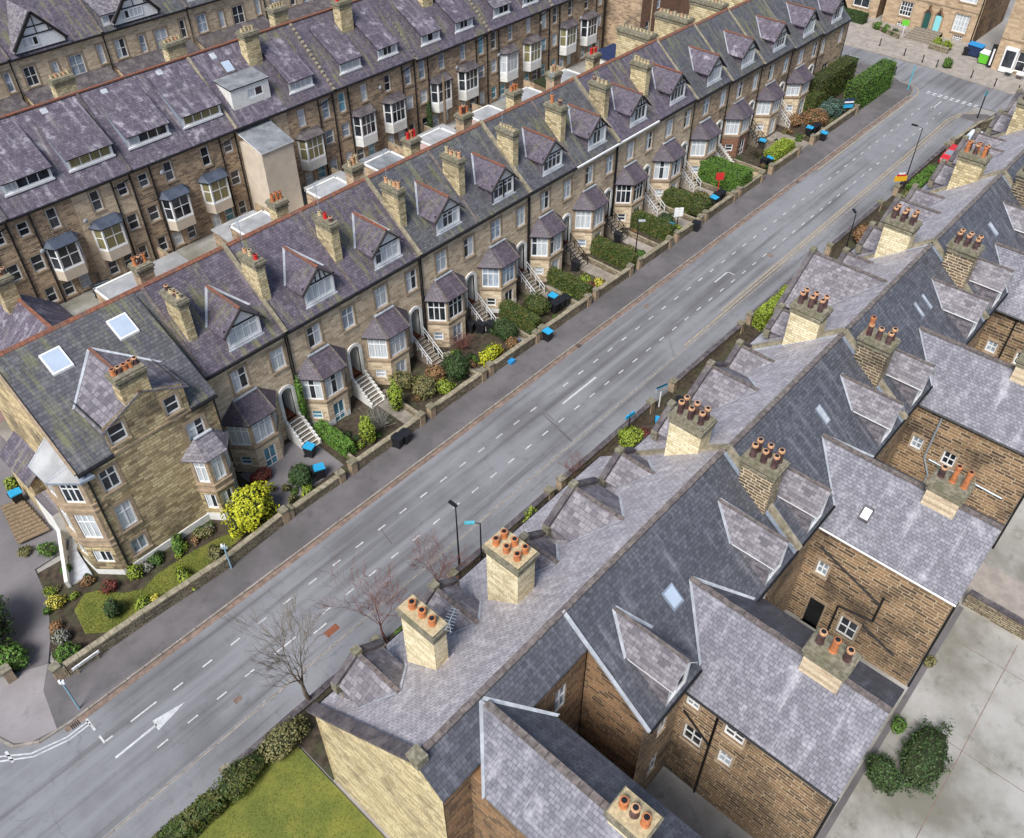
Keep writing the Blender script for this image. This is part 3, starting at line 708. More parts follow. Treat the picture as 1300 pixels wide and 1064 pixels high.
    # two-storey canted bay at the right of the gable
    B = [(13.95, Y0), (14.65, 38.45), (15.85, 38.45), (16.6, Y0)]
    y = MB(); lev = [(-.3, .75, None, 'white_render'), (.75, 2.95, (1.2, 2.55), 'stone_gable'), (2.95, 6.0, (3.65, 5.7), 'stone_trim')]
    for s in range(3):
        L = math.hypot(B[s+1][0]-B[s][0], B[s+1][1]-B[s][1])
        for za, zb, o, m2 in lev: y.wall(B[s], B[s+1], za, zb, [(.22, L-.2, *o)] if o else [], m2)
    ring = [(13.85, Y0), (14.6, 38.36), (15.9, 38.36), (16.7, Y0)]
    y.prism(ring, 2.86, 3.02, 'stone_trim', bottom=True); y.prism(ring, 3.44, 3.56, 'stone_trim', bottom=True)
    by = y.build('bay_window', root)
    for s in range(3):
        L = math.hypot(B[s+1][0]-B[s][0], B[s+1][1]-B[s][1])
        window(by, B[s], B[s+1], (.22, L-.2, 3.65, 5.7), 2, (.68,), 'glass_curtain_sky', .06, joined=True); window(by, B[s], B[s+1], (.22, L-.2, 1.2, 2.55), 2, (), 'mixA', .06, joined=True)
    E4 = [(13.5, Y0, 5.95), (14.5, 38.15, 5.95), (16.0, 38.15, 5.95), (17.0, Y0, 5.95)]; T = [(14.7, Y0, 7.0), (15.9, Y0, 7.0)]
    q = MB(); q.slab([E4[0], E4[1], T[0]], .08, 'slate_dormer'); q.slab([E4[1], E4[2], T[1], T[0]], .08, 'slate_dormer'); q.slab([E4[2], E4[3], T[1]], .08, 'slate_dormer')
    q.beam((14.7, Y0-.1, 7.02), (15.9, Y0-.1, 7.02), .2, .1, 'lead'); q.build('roof', by)
    # three-level bay on the corner with a pale leaded roof
    B = [(6.85, 44.0), (6.88, 40.75), (7.98, 39.5), (8.7, 39.38)]
    B = [(8.18, 43.0), (6.85, 42.35), (6.9, 40.75), (8.0, 39.45), (8.75, 39.4)]
    y = MB(); lev = [(-.3, .55, None, 'white_render'), (.55, 2.9, (1.25, 2.35), 'stone_gable'), (2.9, 6.1, (3.55, 5.7), 'stone_trim'), (6.1, 8.75, (6.75, 8.45), 'stone_trim')]
    for s in range(4):
        L = math.hypot(B[s+1][0]-B[s][0], B[s+1][1]-B[s][1])
        for za, zb, o, m2 in lev: y.wall(B[s], B[s+1], za, zb, [(L*.17, L*.85, *o)] if o and s in (1, 2) else [], m2)
    rg = lambda d: [(8.18, 43.0+d), (6.85-d, 42.35+d*.5), (6.9-d, 40.75-d*.5), (8.0-d*.3, 39.45-d), (8.75, 39.4-d)]
    for za, zb in ((2.85, 3.0), (3.38, 3.5), (6.05, 6.2), (6.55, 6.68)): y.prism(rg(.09), za, zb, 'stone_trim', bottom=True)
    by = y.build('corner_bay', root)
    for s in (1, 2):
        L = math.hypot(B[s+1][0]-B[s][0], B[s+1][1]-B[s][1])
        for o, kd in (((3.55, 5.7), 'glass_curtain_sky'), ((6.75, 8.45), 'dark'), ((1.25, 2.35), 'mixA')): window(by, B[s], B[s+1], (L*.17, L*.85, *o), 3, (.7,) if o[0] > 2 else (), kd, .06, joined=True)
    q = MB(); e = rg(.28); top = [(8.12, 42.7, 9.9), (8.12, 40.2, 9.45)]
    e3 = [(p[0], p[1], 8.78) for p in e]
    q.face([e3[0], e3[1], top[0]], 'flat_roof_white'); q.face([e3[1], e3[2], top[1], top[0]], 'flat_roof_white'); q.face([e3[2], e3[3], top[1]], 'flat_roof_white'); q.face([e3[3], e3[4], top[1]], 'lead_grey')
    q.prism(e, 8.62, 8.78, 'lead_grey', bottom=True)
    for a, c2 in ((e3[2], top[1]), (e3[1], top[0])): q.beam(a, c2, .07, .05, 'lead')
    q.build('roof', by)
    # entrance lobby on the side street, with a slate lean-to and rear wing
    l = MB(); l.box(6.9, 8.18, 47.2, 51.0, -.2, 3.6, 'stone_gable'); l.slab([(6.7, 47.0, 3.5), (6.7, 51.2, 3.5), (8.2, 51.2, 4.6), (8.2, 47.0, 4.6)][::-1], .1, 'slate_purple')
    l.box(6.75, 7.6, 44.6, 47.0, -.2, 2.6, 'white_render', 'slate_dormer'); l.build('entrance_lobby', root)
    wv = MB(); wv.box(11.0, 16.0, 52.02, 60, -.3, 6.2, 'stone_brown')
    wv.build('rear_wing', root)
    q = MB(); q.slab([(10.8, 60.2, 6.1), (10.8, 52.3, 6.1), (13.5, 52.3, 8.6), (13.5, 60.2, 8.6)], .1, 'slate_mauve'); q.slab([(16.2, 52.3, 6.1), (16.2, 60.2, 6.1), (13.5, 60.2, 8.6), (13.5, 52.3, 8.6)], .1, 'slate_mauve'); q.beam((13.5, 52.3, 8.65), (13.5, 60.2, 8.65), .24, .12, 'ridge_terracotta')
    q.build('wing_roof', root)
    chimney(root, 12.6, 13.7, 58.6, 59.6, 7, 10.6, potrow(3, ['pot_cream', 'terracotta', 'pot_dark'], .5, .16, 'x'), 'stone_yellow')
corner_house()

# ================================================================== TERRACE ON THE RIGHT OF THE ROAD (seen from its back)
DR_Y, DR_Z, DP = 12.6, 13.0, .79
def D_wing(root, xc, hw, zr, ze, yb_end, yplane, detail, walls='stone_dark'):
    b = MB(); X0, X1 = xc-hw+.22, xc+hw-.22; yw = 7.9
    wa = detail.get('west', []); 
    b.wall((X0, yw), (X0, yb_end+.12), -.2, ze+.05, wa, walls)
    b.wall((X1, yb_end+.12), (X1, yw), -.2, ze+.05, [], walls)
    b.face([(X0, yb_end+.12, -.2), (X1, yb_end+.12, -.2), (X1, yb_end+.12, ze+.05), (xc, yb_end+.12, zr-.1), (X0, yb_end+.12, ze+.05)], walls)
    for o in wa: b.surround((X0, yw), (X0, yb_end+.12), o, 'stone_trim', w=.1)
    w = b.build('rear_wing', root)
    for n, o in enumerate(wa):
        if len(o) > 4 and o[4] == 'door':
            d = MB(); d.box(X0+.1, X0+.16, yw-o[1], yw-o[0], o[2], o[3], 'black_paint'); d.build('door', w)
        else: window(w, (X0, yw), (X0, yb_end+.12), o, 2, (.5,), 'dark' if n % 3 else 'glass_grey', joined=True)
    r = MB(); yv, yb = yplane(ze), yplane(zr)
    zc = zr-1.92; hx = hw*(zr-zc)/(zr-ze); yc = yplane(zc)
    for q in (-1, 1): r.slab([(xc, yb_end, zr), (xc, yb, zr), (xc+q*hx, yc, zc), (xc+q*hw, 7.88, ze), (xc+q*hw, yb_end, ze)], .1, 'slate_wing_lit' if q < 0 else 'slate_blue_shade')  # lit left slope and shaded right slope painted as two slates
    rf = r.build('wing_roof', root)
    t = MB(); n = int((yb-yb_end)/.55)
    for k in range(n):
        a = yb_end+(yb-yb_end)*k/n; c = yb_end+(yb-yb_end)*(k+1)/n-.02; jz = random.uniform(-.018, .018); t.beam((xc+jz, a, zr+.03+jz), (xc-jz*.6, c, zr+.03+jz*.4), .26, .1, 'ridge_stone')
    t.build('ridge_tiles', rf)
    v = MB(); valley_lines(v, xc, yb, zr, (-hx, hx), yc, zc, 'lead', -1); v.build('flashing', rf)
    g = MB(); g.tube((xc-hw-.03, yb_end, ze-.1), (xc-hw-.03, 7.8, ze-.1), .06, .06, 'white_paint' if detail.get('wg') else 'black_paint', 6); g.build('gutter', rf)
    p = MB(); x = X0-.07
    for pts in detail.get('pipes', []): p.path([(x, yw-u, z) for u, z in pts], .06, 'black_paint' if not detail.get('pale') else 'metal_grey')
    p.tube((X0+.05, yb_end+.02, -.2), (X0+.05, yb_end+.02, ze-.1), .06, .06, 'black_paint'); p.build('downpipe', w)
    return w
def D_rear_dormer(root, xc, hw, zr, ze, yplane):
    d = MB(); y0 = 7.72; zb = 9.05
    P0, P1 = (xc+hw-.15, y0), (xc-hw+.15, y0); L = 2*hw-.3   # faces -Y when going +X
    P0, P1 = (xc-hw+.15, y0), (xc+hw-.15, y0)
    o = (.15, L-.15, zb+.25, ze+.1)
    d.wall(P0, P1, zb-.1, ze+.12, [o], 'white_paint', .05); d.face([(P0[0], y0, ze+.12), (P1[0], y0, ze+.12), (xc, y0, zr-.1)], 'white_paint')
    for q in (-1, 1):
        X = xc+q*(hw-.15); pts = [(X, y0, zb-.1), (X, y0, ze+.1), (X, yplane(ze+.1), ze+.1)]; d.face(pts if q < 0 else pts[::-1], 'slate_dormer')
    dm = d.build('dormer', root); window(dm, P0, P1, o, 2, (.6,), 'mixA', .03, joined=True)
    b = MB(); yv, yb = yplane(ze), yplane(zr); yf = y0-.22
    for q in (-1, 1): b.slab([(xc, yf, zr), (xc, yb, zr), (xc+q*hw, yv, ze), (xc+q*hw, yf, ze)], .08, 'slate_dormer', 'white_paint')
    b.beam((xc, yf, zr+.02), (xc, yb, zr+.02), .16, .07, 'ridge_stone'); b.build('roof', dm)
    v = MB(); valley_lines(v, xc, yb, zr, (-hw, hw), yv, ze, 'lead', -1); v.build('flashing', dm)
def D_front_gable(root, xc, hw, zr, ze, yf, yplane, cap='coping_dark'):
    b = MB(); zb = DR_Z-DP*(yf-DR_Y)
    for q in (-1, 1):
        X = xc+q*(hw-.12); pts = [(X, yf-.25, zb+.2), (X, yf-.25, ze+.02), (X, yplane(ze), ze+.02)]; b.face(pts if q > 0 else pts, 'slate_dormer'); 
    P0, P1 = (xc+hw-.05, yf-.25), (xc-hw+.05, yf-.25)
    b.wall(P0, P1, zb-.8, ze+.05, [(hw-.6, hw+.5, zb-.2, ze-.1)] if ze-zb > .5 else [], 'stone_cream'); b.face([(P0[0], P0[1], ze+.05), (P1[0], P1[1], ze+.05), (xc, P1[1], zr)], 'stone_cream')
    dm = b.build('dormer', root)
    if ze-zb > .5: window(dm, P0, P1, (hw-.6, hw+.5, zb-.2, ze-.1), 2, (.5,), 'glass_curtain_sky', .06, joined=True)
    r = MB(); yv, yb = yplane(ze), yplane(zr)
    for q in (-1, 1): r.slab([(xc, yf-.28, zr), (xc, yb, zr), (xc+q*hw, yv, ze), (xc+q*hw, yf-.28, ze)], .08, 'slate_dormer')
    rf = r.build('roof', dm)
    r = MB(); n = 7
    for k in range(n):
        a = yb+(yf-.3-yb)*k/n; c = yb+(yf-.3-yb)*(k+1)/n-.02; r.beam((xc, a, zr+.03), (xc, c, zr+.03), .2, .09, 'ridge_stone')
    r.build('ridge_tiles', dm)
    c = MB()
    for q in (-1, 1): c.beam((xc, yf-.15, zr+.14), (xc+q*(hw+.1), yf-.15, ze+.10), .34, .2, cap)
    c.box(xc-.2, xc+.2, yf-.34, yf+.04, zr+.05, zr+.32, 'stone_cap')
    for q in (-1, 1): c.box(xc+q*hw-.16, xc+q*hw+.16, yf-.34, yf+.06, ze-.55, ze+.08, 'stone_cap')
    c.build('coping', dm)
    v = MB(); valley_lines(v, xc, yb, zr, (-hw, hw), yv, ze, 'lead', 1); v.build('flashing', dm)

def D_block(i, x0, x1, dz, label, end=False):
    yr, zr = DR_Y-.12*(i > 0), DR_Z+dz
    fp = lambda z: yr+(zr-z)/DP; rp = lambda z: yr-(zr-z)/.80
    root = thing('terraced_house', label, 'house', ((x0+x1)/2, yr, 0), 'slate-roofed stone houses on the right of the road')
    fe = 20.1 if end else 18.35; fz = zr-DP*(fe-yr); re = 7.6; rz = zr-.8*(yr-re)
    b = MB()
    b.face([(x1, fe-.3, -.2), (x0, fe-.3, -.2), (x0, fe-.3, fz+.1), (x1, fe-.3, fz+.1)], 'stone_cream')
    rx0 = 17.2 if end else x0
    wops = []
    for q in (3.3, 9.3):
        if not end: wops += [(q+.1, q+1.0, 5.2, 7.2), (q+.2, q+1.1, 1.2, 3.2)]
    if end: wops = [(1.5, 2.3, 5.6, 7.4), (1.4, 2.2, 1.6, 3.6), (10.4, 11.4, 5.2, 7.2), (10.4, 11.4, 1.2, 3.2)]
    b.wall((rx0, 7.9), (x1, 7.9), -.2, rz+.2, wops, 'stone_dark')
    b.face([(x0, 7.9, -.2), (x0, fe-.3, -.2), (x0, fe-.3, fz+.1), (x0, yr, zr-.1), (x0, 7.9, rz+.1)][::-1] if not end else [(x0+.12, fe-.3, -.2), (x0+.12, 11.3, -.2), (x0+.12, 11.3, zr-1.2), (x0+.12, yr, zr-.12), (x0+.12, fe-.3, fz+.1)], 'stone_dark' if not end else 'stone_yellow')
    b.face([(x1, 7.9, -.2), (x1, fe-.3, -.2), (x1, fe-.3, fz+.1), (x1, yr, zr-.1), (x1, 7.9, rz+.1)], 'stone_dark')
    if end:
        b.face([(17.25, 11.2, -.2), (17.25, 7.9, -.2), (17.25, 7.9, rz+.02), (17.25, 11.2, 11.7)], 'stone_soot')
        b.wall((8.62, 11.25), (17.25, 11.25), -.2, 11.75, [(6.6, 7.4, 8.4, 10.4), (6.5, 7.3, 4.6, 6.6)], 'stone_soot')
    wl = b.build('wall', root)
    for n, o in enumerate(wops): window(root, (rx0, 7.9), (x1, 7.9), o, 2, (.5,), 'dark' if n % 2 else 'mixA')
    if end:
        for o in ((6.6, 7.4, 8.4, 10.4), (6.5, 7.3, 4.6, 6.6)): window(root, (8.62, 11.25), (17.25, 11.25), o, 2, (.5,), 'glass_grey')
    r = MB()
    r.slab([(x1, fe, fz), (x0, fe, fz), (x0, yr, zr), (x1, yr, zr)], .12, 'slate_lilac_lit')  # front slope gets the pale slate with light painted in
    if end:
        r.slab([(17.1, re, rz), (x1, re, rz), (x1, yr, zr), (17.1, yr, zr)], .12, 'slate_blue_shade')
        r.slab([(x0, 11.1, zr-.8*(yr-11.1)), (17.1, 11.1, zr-.8*(yr-11.1)), (17.1, yr, zr), (x0, yr, zr)], .12, 'slate_blue_shade')
    else: r.slab([(x0, re, rz), (x1, re, rz), (x1, yr, zr), (x0, yr, zr)], .12, 'slate_blue_shade')
    rf = r.build('roof', root)
    t = MB(); n = int((x1-x0)/.5)
    for k in range(n):
        a = x0+(x1-x0)*k/n; c = x0+(x1-x0)*(k+1)/n-.02; jz = random.uniform(-.018, .018); t.beam((a, yr+jz, zr+.03+jz), (c, yr-jz*.6, zr+.03+jz*.4), .28, .09, 'ridge_stone')
    t.build('ridge_tiles', rf)
    c = MB()
    if end:
        for k in range(9):
            a = k/9; e = (k+1)/9-.006
            c.beam((x0+.12, fe+.1+(yr-fe)*a, fz+(zr-fz)*a+.08), (x0+.12, fe+.1+(yr-fe)*e, fz+(zr-fz)*e+.08), .55, .16, 'coping_dark')
        c.build('coping', rf); c = MB(); c.box(x0-.1, x0+.45, yr-.35, yr+.3, zr-.2, zr+.3, 'stone_cap'); c.build('kneeler', rf); c = MB(); c.beam((17.15, yr, zr+.06), (17.15, re, rz+.06), .16, .12, 'lead')
    else:
        c.beam((x0, fe, fz+.12), (x0, yr, zr+.16), .34, .26, 'coping'); c.beam((x0, yr, zr+.16), (x0, re-.05, rz+.12), .34, .26, 'coping')
        for s in (-.26, .26):
            c.beam((x0+s, fe, fz+.02), (x0+s, yr, zr+.02), .2, .05, 'lead'); c.beam((x0+s*1.1, yr, zr+.02), (x0+s*1.1, re, rz+.02), .22, .05, 'lead_grey')
    c.build('coping', rf)
    g = MB(); g.tube((x0, fe+.06, fz-.1), (x1, fe+.06, fz-.1), .06, .06, 'black_paint'); g.build('gutter', rf)
    g = MB(); g.tube((rx0, re-.05, rz-.08), (x1, re-.05, rz-.08), .06, .06, 'black_paint'); g.build('gutter', rf)
    dark = ['terracotta_pale', 'pot_dark', 'pot_dark']
    def pots6(m, h): return [(fx, fy, m[(a+b2) % len(m)], h*(1+random.uniform(-.06, .06)), .16) for a, fx in enumerate((.27, .73)) for b2, fy in enumerate((.17, .5, .83))]
    DK = ['pot_dark']
    if end:
        chimney(root, 12.55, 13.3, 15.75, 17.75, 8.4, 13.25, [(.5, .2, 'terracotta', .42, .17), (.5, .5, 'terracotta', .42, .17), (.5, .8, 'terracotta', .42, .17)], 'stone_cream')
        ch = chimney(root, 17.15, 18.3, 15.15, 17.05, 8.6, 13.75, pots6(['terracotta'], .42), 'stone_cream')
        aerial(root, (13.4, 15.6, 12.6), .9, (.9, .4))
        GA = [(10.95, 1.32, 9.95, 9.05, 19.4), (15.6, 1.3, 10.15, 9.25, 19.2), (20.2, 1.35, 10.85, 9.9, 17.6), (23.8, 1.95, 11.72, 10.45, 17.5), (27.9, 1.35, 10.95, 9.95, 17.6)]
        for a in GA: D_front_gable(root, a[0], a[1], a[2], a[3], a[4], fp)
        D_rear_dormer(root, 19.3, .95, 12.05, 10.85, rp); D_rear_dormer(root, 27.75, .95, 12.0, 10.8, rp)
        D_wing(root, 23.6, 3.35, 11.0, 8.2, .35, rp, dict(west=[(.25, .95, 6.8, 7.6), (.5, 1.5, 3.9, 5.3), (2.3, 3.3, 6.7, 7.6), (2.4, 3.1, 4.2, 5.3)], pipes=[[(.3, 6.3), (1.9, 5.0), (1.9, 7.9), (1.9, 4.0)], [(1.9, 4), (1.9, 0)]]))
        chimney(root, 23.05, 24.15, 2.4, 4.15, 9.0, 12.35, [(.5, .15, 'pot_dark', .75, .17), (.5, .5, 'terracotta', .85, .17), (.5, .85, 'pot_dark', .8, .17)], 'stone_tan')
        # full-height cross wing at the end
        hw = 2.15; ze = 11.15; xc = 12.0
        w = MB(); w.box(xc-hw+.2, xc+hw-.2, -1.0, 11.24, -.2, ze, 'stone_soot'); w.build('cross_wing', root)
        q = MB()
        for s in (-1, 1): q.slab([(xc, -1.3, zr-.12), (xc, yr-.15, zr-.12), (xc+s*hw, rp(ze), ze), (xc+s*hw, -1.3, ze)], .1, 'slate_wing_lit' if s < 0 else 'slate_blue_shade')  # left slope painted lighter, right slope darker, as the light falls
        cr = q.build('cross_roof', root)
        q = MB()
        for k in range(26): q.beam((xc, -1.3+k*.52, zr-.08), (xc, -1.3+k*.52+.5, zr-.08), .3, .1, 'ridge_stone')
        q.build('ridge_tiles', cr)
        v = MB(); valley_lines(v, xc, yr-.15, zr-.12, (-hw, hw), rp(ze), ze, 'lead', -1); v.build('flashing', cr)
        chimney(root, 11.7, 12.7, 4.6, 6.0, 11.5, 13.6, potrow(3, ['terracotta', 'pot_dark'], .5, .17), 'stone_cream')
        k = MB(); zp = lambda y: zr-.8*(yr-y)
        k.slab([(21.75, 9.7, zp(9.7)+.1), (22.55, 9.7, zp(9.7)+.1), (22.55, 10.5, zp(10.5)+.1), (21.75, 10.5, zp(10.5)+.1)], .14, 'lead_grey'); k.face([(21.83, 9.78, zp(9.78)+.106), (22.47, 9.78, zp(9.78)+.106), (22.47, 10.42, zp(10.42)+.106), (21.83, 10.42, zp(10.42)+.106)], 'glass_sky'); k.build('roof_window', root)
    else:
        cl = [None, ['terracotta_pale', 'pot_dark', 'pot_dark'], ['pot_dark'], ['pot_dark'], ['terracotta', 'pot_dark'], ['pot_dark'], ['pot_dark'], ['pot_dark']][i]
        chimney(root, x0-.35, x0+.75, 13.85, 15.75, 9.5, 13.75+dz, pots6(['pot_dark'] if i != 4 else ['terracotta', 'pot_dark'], .8), 'stone_cream' if i < 4 else 'stone_yellow')
        P = pots6(['pot_dark'], .8)
        if i == 2: P = [(.3, .85, 'terracotta', 1.25, .15)]+P[:4]
        chimney(root, x0-.5, x0+.55, 9.6, 11.35, 9.4, 13.75+dz, P, 'stone_black')
        W = x1-x0; f = W/12.85
        gs = [(2.75, 1.35, 10.95, 9.95, 17.6), (6.5, 1.95, 11.65, 10.4, 17.5), (10.15, 1.35, 10.95, 9.95, 17.6)]
        if i == 2: gs = [(2.4, 1.3, 10.9, 9.95, 17.6), (7.2, 3.4, 12.6, 9.9, 18.3), (11.6, 1.1, 10.7, 9.9, 17.6)]
        for a in gs: D_front_gable(root, x0+a[0]*f, a[1], a[2]+dz, a[3]+dz, a[4], fp)
        D_rear_dormer(root, x0+1.95*f, .95, 12.0+dz, 10.8+dz, rp); D_rear_dormer(root, x0+10.5*f, .95, 12.0+dz, 10.8+dz, rp)
        west = [(.75, 1.4, 4.4, 5.5), (2.95, 4.0, .75, 2.35), (1.05, 1.95, .0, 2.3, 'door')] if i == 1 else [(.6, 1.3, 4.6, 5.6), (2.6, 3.4, 4.5, 5.6), (1.4, 2.1, 1.0, 2.2)]
        pp = [[(.6, 6.6), (4.5, 4.9)], [(4.5, 5.6), (4.5, 3.4), (2.6, 3.0), (2.6, .2)], [(4.2, 2.6), (6.2, 1.8)]] if i == 1 else [[(1.7, 7.9), (1.7, 4.4), (2.3, 3.2), (2.3, .3)], [(2.0, 4.4), (6.6, 4.2)]]
        D_wing(root, x0+6.35*f, 3.35, 11.0+dz, 8.2+dz, .35, rp, dict(west=west, pipes=pp, pale=i == 2, wg=i == 1))
        ct = ([(.5, .15, 'terracotta', 1.15, .15), (.5, .5, 'terracotta', 1.15, .15), (.5, .85, 'pot_dark', .7, .17)] if i == 1 else potrow(3, ['pot_dark', 'terracotta'], .7, .16))
        chimney(root, x0+6.35*f-.6, x0+6.35*f+.6, 2.45, 4.1, 9.0, 12.25+dz, ct, 'stone_tan')
        zp = lambda y: zr-.8*(yr-y); k = MB()
        for (a, e) in (((7.0, 7.5),) if i in (1, 3) else ((8.4, 8.7), (7.2, 7.5))):
            k.slab([(x0+a, 10.15, zp(10.15)+.06), (x0+e, 10.15, zp(10.15)+.06), (x0+e, 11.0, zp(11)+.06), (x0+a, 11.0, zp(11)+.06)], .1, 'lead_grey'); k.face([(x0+a+.07, 10.2, zp(10.2)+.066), (x0+e-.07, 10.2, zp(10.2)+.066), (x0+e-.07, 10.95, zp(10.95)+.066), (x0+a+.07, 10.95, zp(10.95)+.066)], 'lead')
        k.build('roof_window', root)
        if i == 1:
            k = MB(); xx = x0+6.35*f; hz = lambda x: 11.0-(xx-x)*2.8/3.35
            k.slab([(xx-2.35, 6.3, hz(xx-2.35)+.1), (xx-2.35, 5.75, hz(xx-2.35)+.1), (xx-1.75, 5.75, hz(xx-1.75)+.1), (xx-1.75, 6.3, hz(xx-1.75)+.1)], .14, 'coping_dark'); k.face([(xx-2.28, 6.23, hz(xx-2.28)+.106), (xx-2.28, 5.82, hz(xx-2.28)+.106), (xx-1.82, 5.82, hz(xx-1.82)+.106), (xx-1.82, 6.23, hz(xx-1.82)+.106)], 'white_paint'); k.build('roof_window', root)
DX = [8.5, 30.05, 42.8, 55.65, 68.6, 81.5, 94.4, 106.5]
D_block(0, DX[0], DX[1], 0, 'long end house with coped gable and two chimneys of bright orange pots, near bottom', True)
DL = ['with twin tall orange pots on its rear wing chimney', 'with extra-wide pale front gable and one slender leaning orange pot', 'fourth along the right row with chimney above the road lamp', 'fifth along the right row beside the red car', 'sixth along the right row near the junction', 'last of the right row at the junction']
for i in range(1, 7): D_block(i, DX[i], DX[i+1], [0, 0, .0, .05, .0, -.1, -.2][i], 'slate-roofed stone house '+DL[i-1])

# ================================================================== BACK ROW BEHIND THE LEFT TERRACE
YB = 69.2
BX = [7.0, 12.2, 17.5, 22.8, 28.1, 33.4, 38.7, 44.4, 50.1, 55.6, 61.1, 66.75, 72.4, 77.9, 83.4, 88.9, 94.4, 100, 105.6]
def B_house(i, x0, x1):
    w = x1-x0; mir = i % 2 == 1      # column of sashes at the left for even, right for odd
    U = lambda a, b: (a*w/5.3, b*w/5.3) if not mir else (w-b*w/5.3, w-a*w/5.3)
    root = thing('back_house', f"{ORD[min(i, 15)] if i < 16 else 'far'} brown stone house from the left of the tall row behind the front terrace", 'house', ((x0+x1)/2, YB, 0), 'tall stone houses of the row behind')
    if i > 15: root['label'] = ['', 'second last', 'last'][i-15]+' brown stone house at the far right of the tall row behind'
    mid = 28 < x0 < 39 or x0 < 28
    dz = 0 if x0 < 60 else -.3
    ez = 9+dz
    col = [(*U(.55, 1.45), 6.95, 8.2), (*U(.5, 1.5), 3.6, 5.1), (*U(.55, 1.4), .4, 1.9)]
    ups = [(*U(3.0, 3.85), 6.55, 8.4)] if mid else [(*U(3.35, 4.15), 6.5, 8.3)]
    if not mid: col[0] = (*U(.55, 1.4), 6.3, 8.3)
    bw = [(*U(2.0, 2.95), .35, 1.75), (*U(3.5, 4.4), .35, 1.75)]
    ops = col+ups+bw
    P0, P1 = (x0, YB), (x1, YB); b = MB()
    sm = 'stone_brown' if i % 3 else 'stone_tan'
    if i > 6: sm = 'stone_brown'
    b.wall(P0, P1, -.2, ez, ops, sm)
    for o in ops: b.surround(P0, P1, o, 'stone_trim', w=.12)
    b.face([(x1, 80.2, -.2), (x0, 80.2, -.2), (x0, 80.2, ez), (x1, 80.2, ez)], sm)
    for X in (x0, x1): b.face([(X, YB, -.2), (X, YB, ez), (X, 74.7, 13.95+dz), (X, 80.2, ez), (X, 80.2, -.2)], sm)
    b.build('wall', root)
    for n, o in enumerate(ops): window(root, P0, P1, o, 1, (.5,), 'dark' if n < 4 and mid else random.choice(['dark', 'glass_curtain_sky', 'glass_grey', 'glass_blue']))
    # bay on brackets with rendered apron
    a, c = U(1.9, 4.65); pr = .85
    B = [(x0+a, YB), (x0+a+.45, YB-pr), (x0+c-.45, YB-pr), (x0+c, YB)]
    zb, zs, zt = 2.2, 3.25, 5.45
    if not mid: zt = 5.6
    y = MB(); ap = 'cream_render' if mid else 'white_render'
    for s in range(3):
        L = math.hypot(B[s+1][0]-B[s][0], B[s+1][1]-B[s][1])
        y.wall(B[s], B[s+1], zb, zs-.1, [], ap); y.wall(B[s], B[s+1], zs-.1, zt, [(.06, L-.06, zs, zt-.08)], 'white_paint', .05)
    y.face([(p[0], p[1], zb) for p in B[::-1]], ap)
    by = y.build('bay_window', root); kd = random.choice(['dark', 'glass_tan', 'glass_curtain_sky', 'dark', 'mixA']) if not mid else 'glass_tan' if i % 2 else 'dark'
    for s in range(3):
        L = math.hypot(B[s+1][0]-B[s][0], B[s+1][1]-B[s][1])
        window(by, B[s], B[s+1], (.06, L-.06, zs, zt-.08), 2 if s == 1 and mid else 3 if s == 1 else 1, (.55,), kd, .03, joined=True)
    r = MB(); e = [(B[0][0]-.2, YB, zt), (B[1][0]-.1, YB-pr-.2, zt), (B[2][0]+.1, YB-pr-.2, zt), (B[3][0]+.2, YB, zt)]; t = [(B[1][0]-.1, YB-.01, zt+.5), (B[2][0]+.1, YB-.01, zt+.5)]
    m = 'lead_dark' if mid else 'coping_dark'
    r.slab([e[0], e[1], t[0]], .08, m, 'black_paint'); r.slab([e[1], e[2], t[1], t[0]], .08, m, 'black_paint'); r.slab([e[2], e[3], t[1]], .08, m, 'black_paint'); r.build('roof', by)
    # main roof
    r = MB(); k = (14.1-9)/(74.7-68.9); zp = lambda yy: 9+dz+(yy-68.9)*k; yp = lambda z: 68.9+(z-9-dz)/k
    m = 'slate_mauve' if x0 < 28 else 'slate_mauve' if x0 < 39 else 'slate_purple'
    r.slab([(x0, 68.9, ez), (x1, 68.9, ez), (x1, 74.7, 14.1+dz), (x0, 74.7, 14.1+dz)], .12, m); r.slab([(x1, 80.5, ez), (x0, 80.5, ez), (x0, 74.7, 14.1+dz), (x1, 74.7, 14.1+dz)], .12, m)
    rf = r.build('roof', root)
    r = MB(); r.beam((x0, 74.7, 14.15+dz), (x1, 74.7, 14.15+dz), .3, .12, 'ridge_terracotta'); r.build('ridge_tiles', rf)
    if i % 2 == 0:
        c2 = MB()
        if x0 > 48:
            n = 16
            for q in range(n):
                f, g = q/n, (q+.55)/n; c2.beam((x0, 68.8+5.9*f, ez+5.1*f+.08), (x0, 68.8+5.9*g, ez+5.1*g+.08), .26, .2, 'coping')
        c2.beam((x0, 68.8, ez+.05), (x0, 74.7, 14.15+dz), .22, .14, 'coping_dark' if x0 > 48 or x0 < 30 else 'coping'); c2.build('coping', rf)
    g = MB(); g.box(x0, x1, 68.76, 68.9, ez-.2, ez-.05, 'black_paint'); g.build('gutter', rf)
    p = MB(); uu = x0+U(1.75, 1.8)[0]
    p.tube((uu, YB-.08, -.1), (uu, YB-.08, ez-.1), .07, .07, 'black_paint', 6)
    if i % 2: p.tube((x1-.12, YB-.09, -.1), (x1-.12, YB-.09, ez-.1), .08, .08, 'black_paint', 6); p.path([(uu, YB-.1, 7.9), (x1-.12, YB-.1, 8.3)], .05, 'black_paint')
    p.build('downpipe', root)
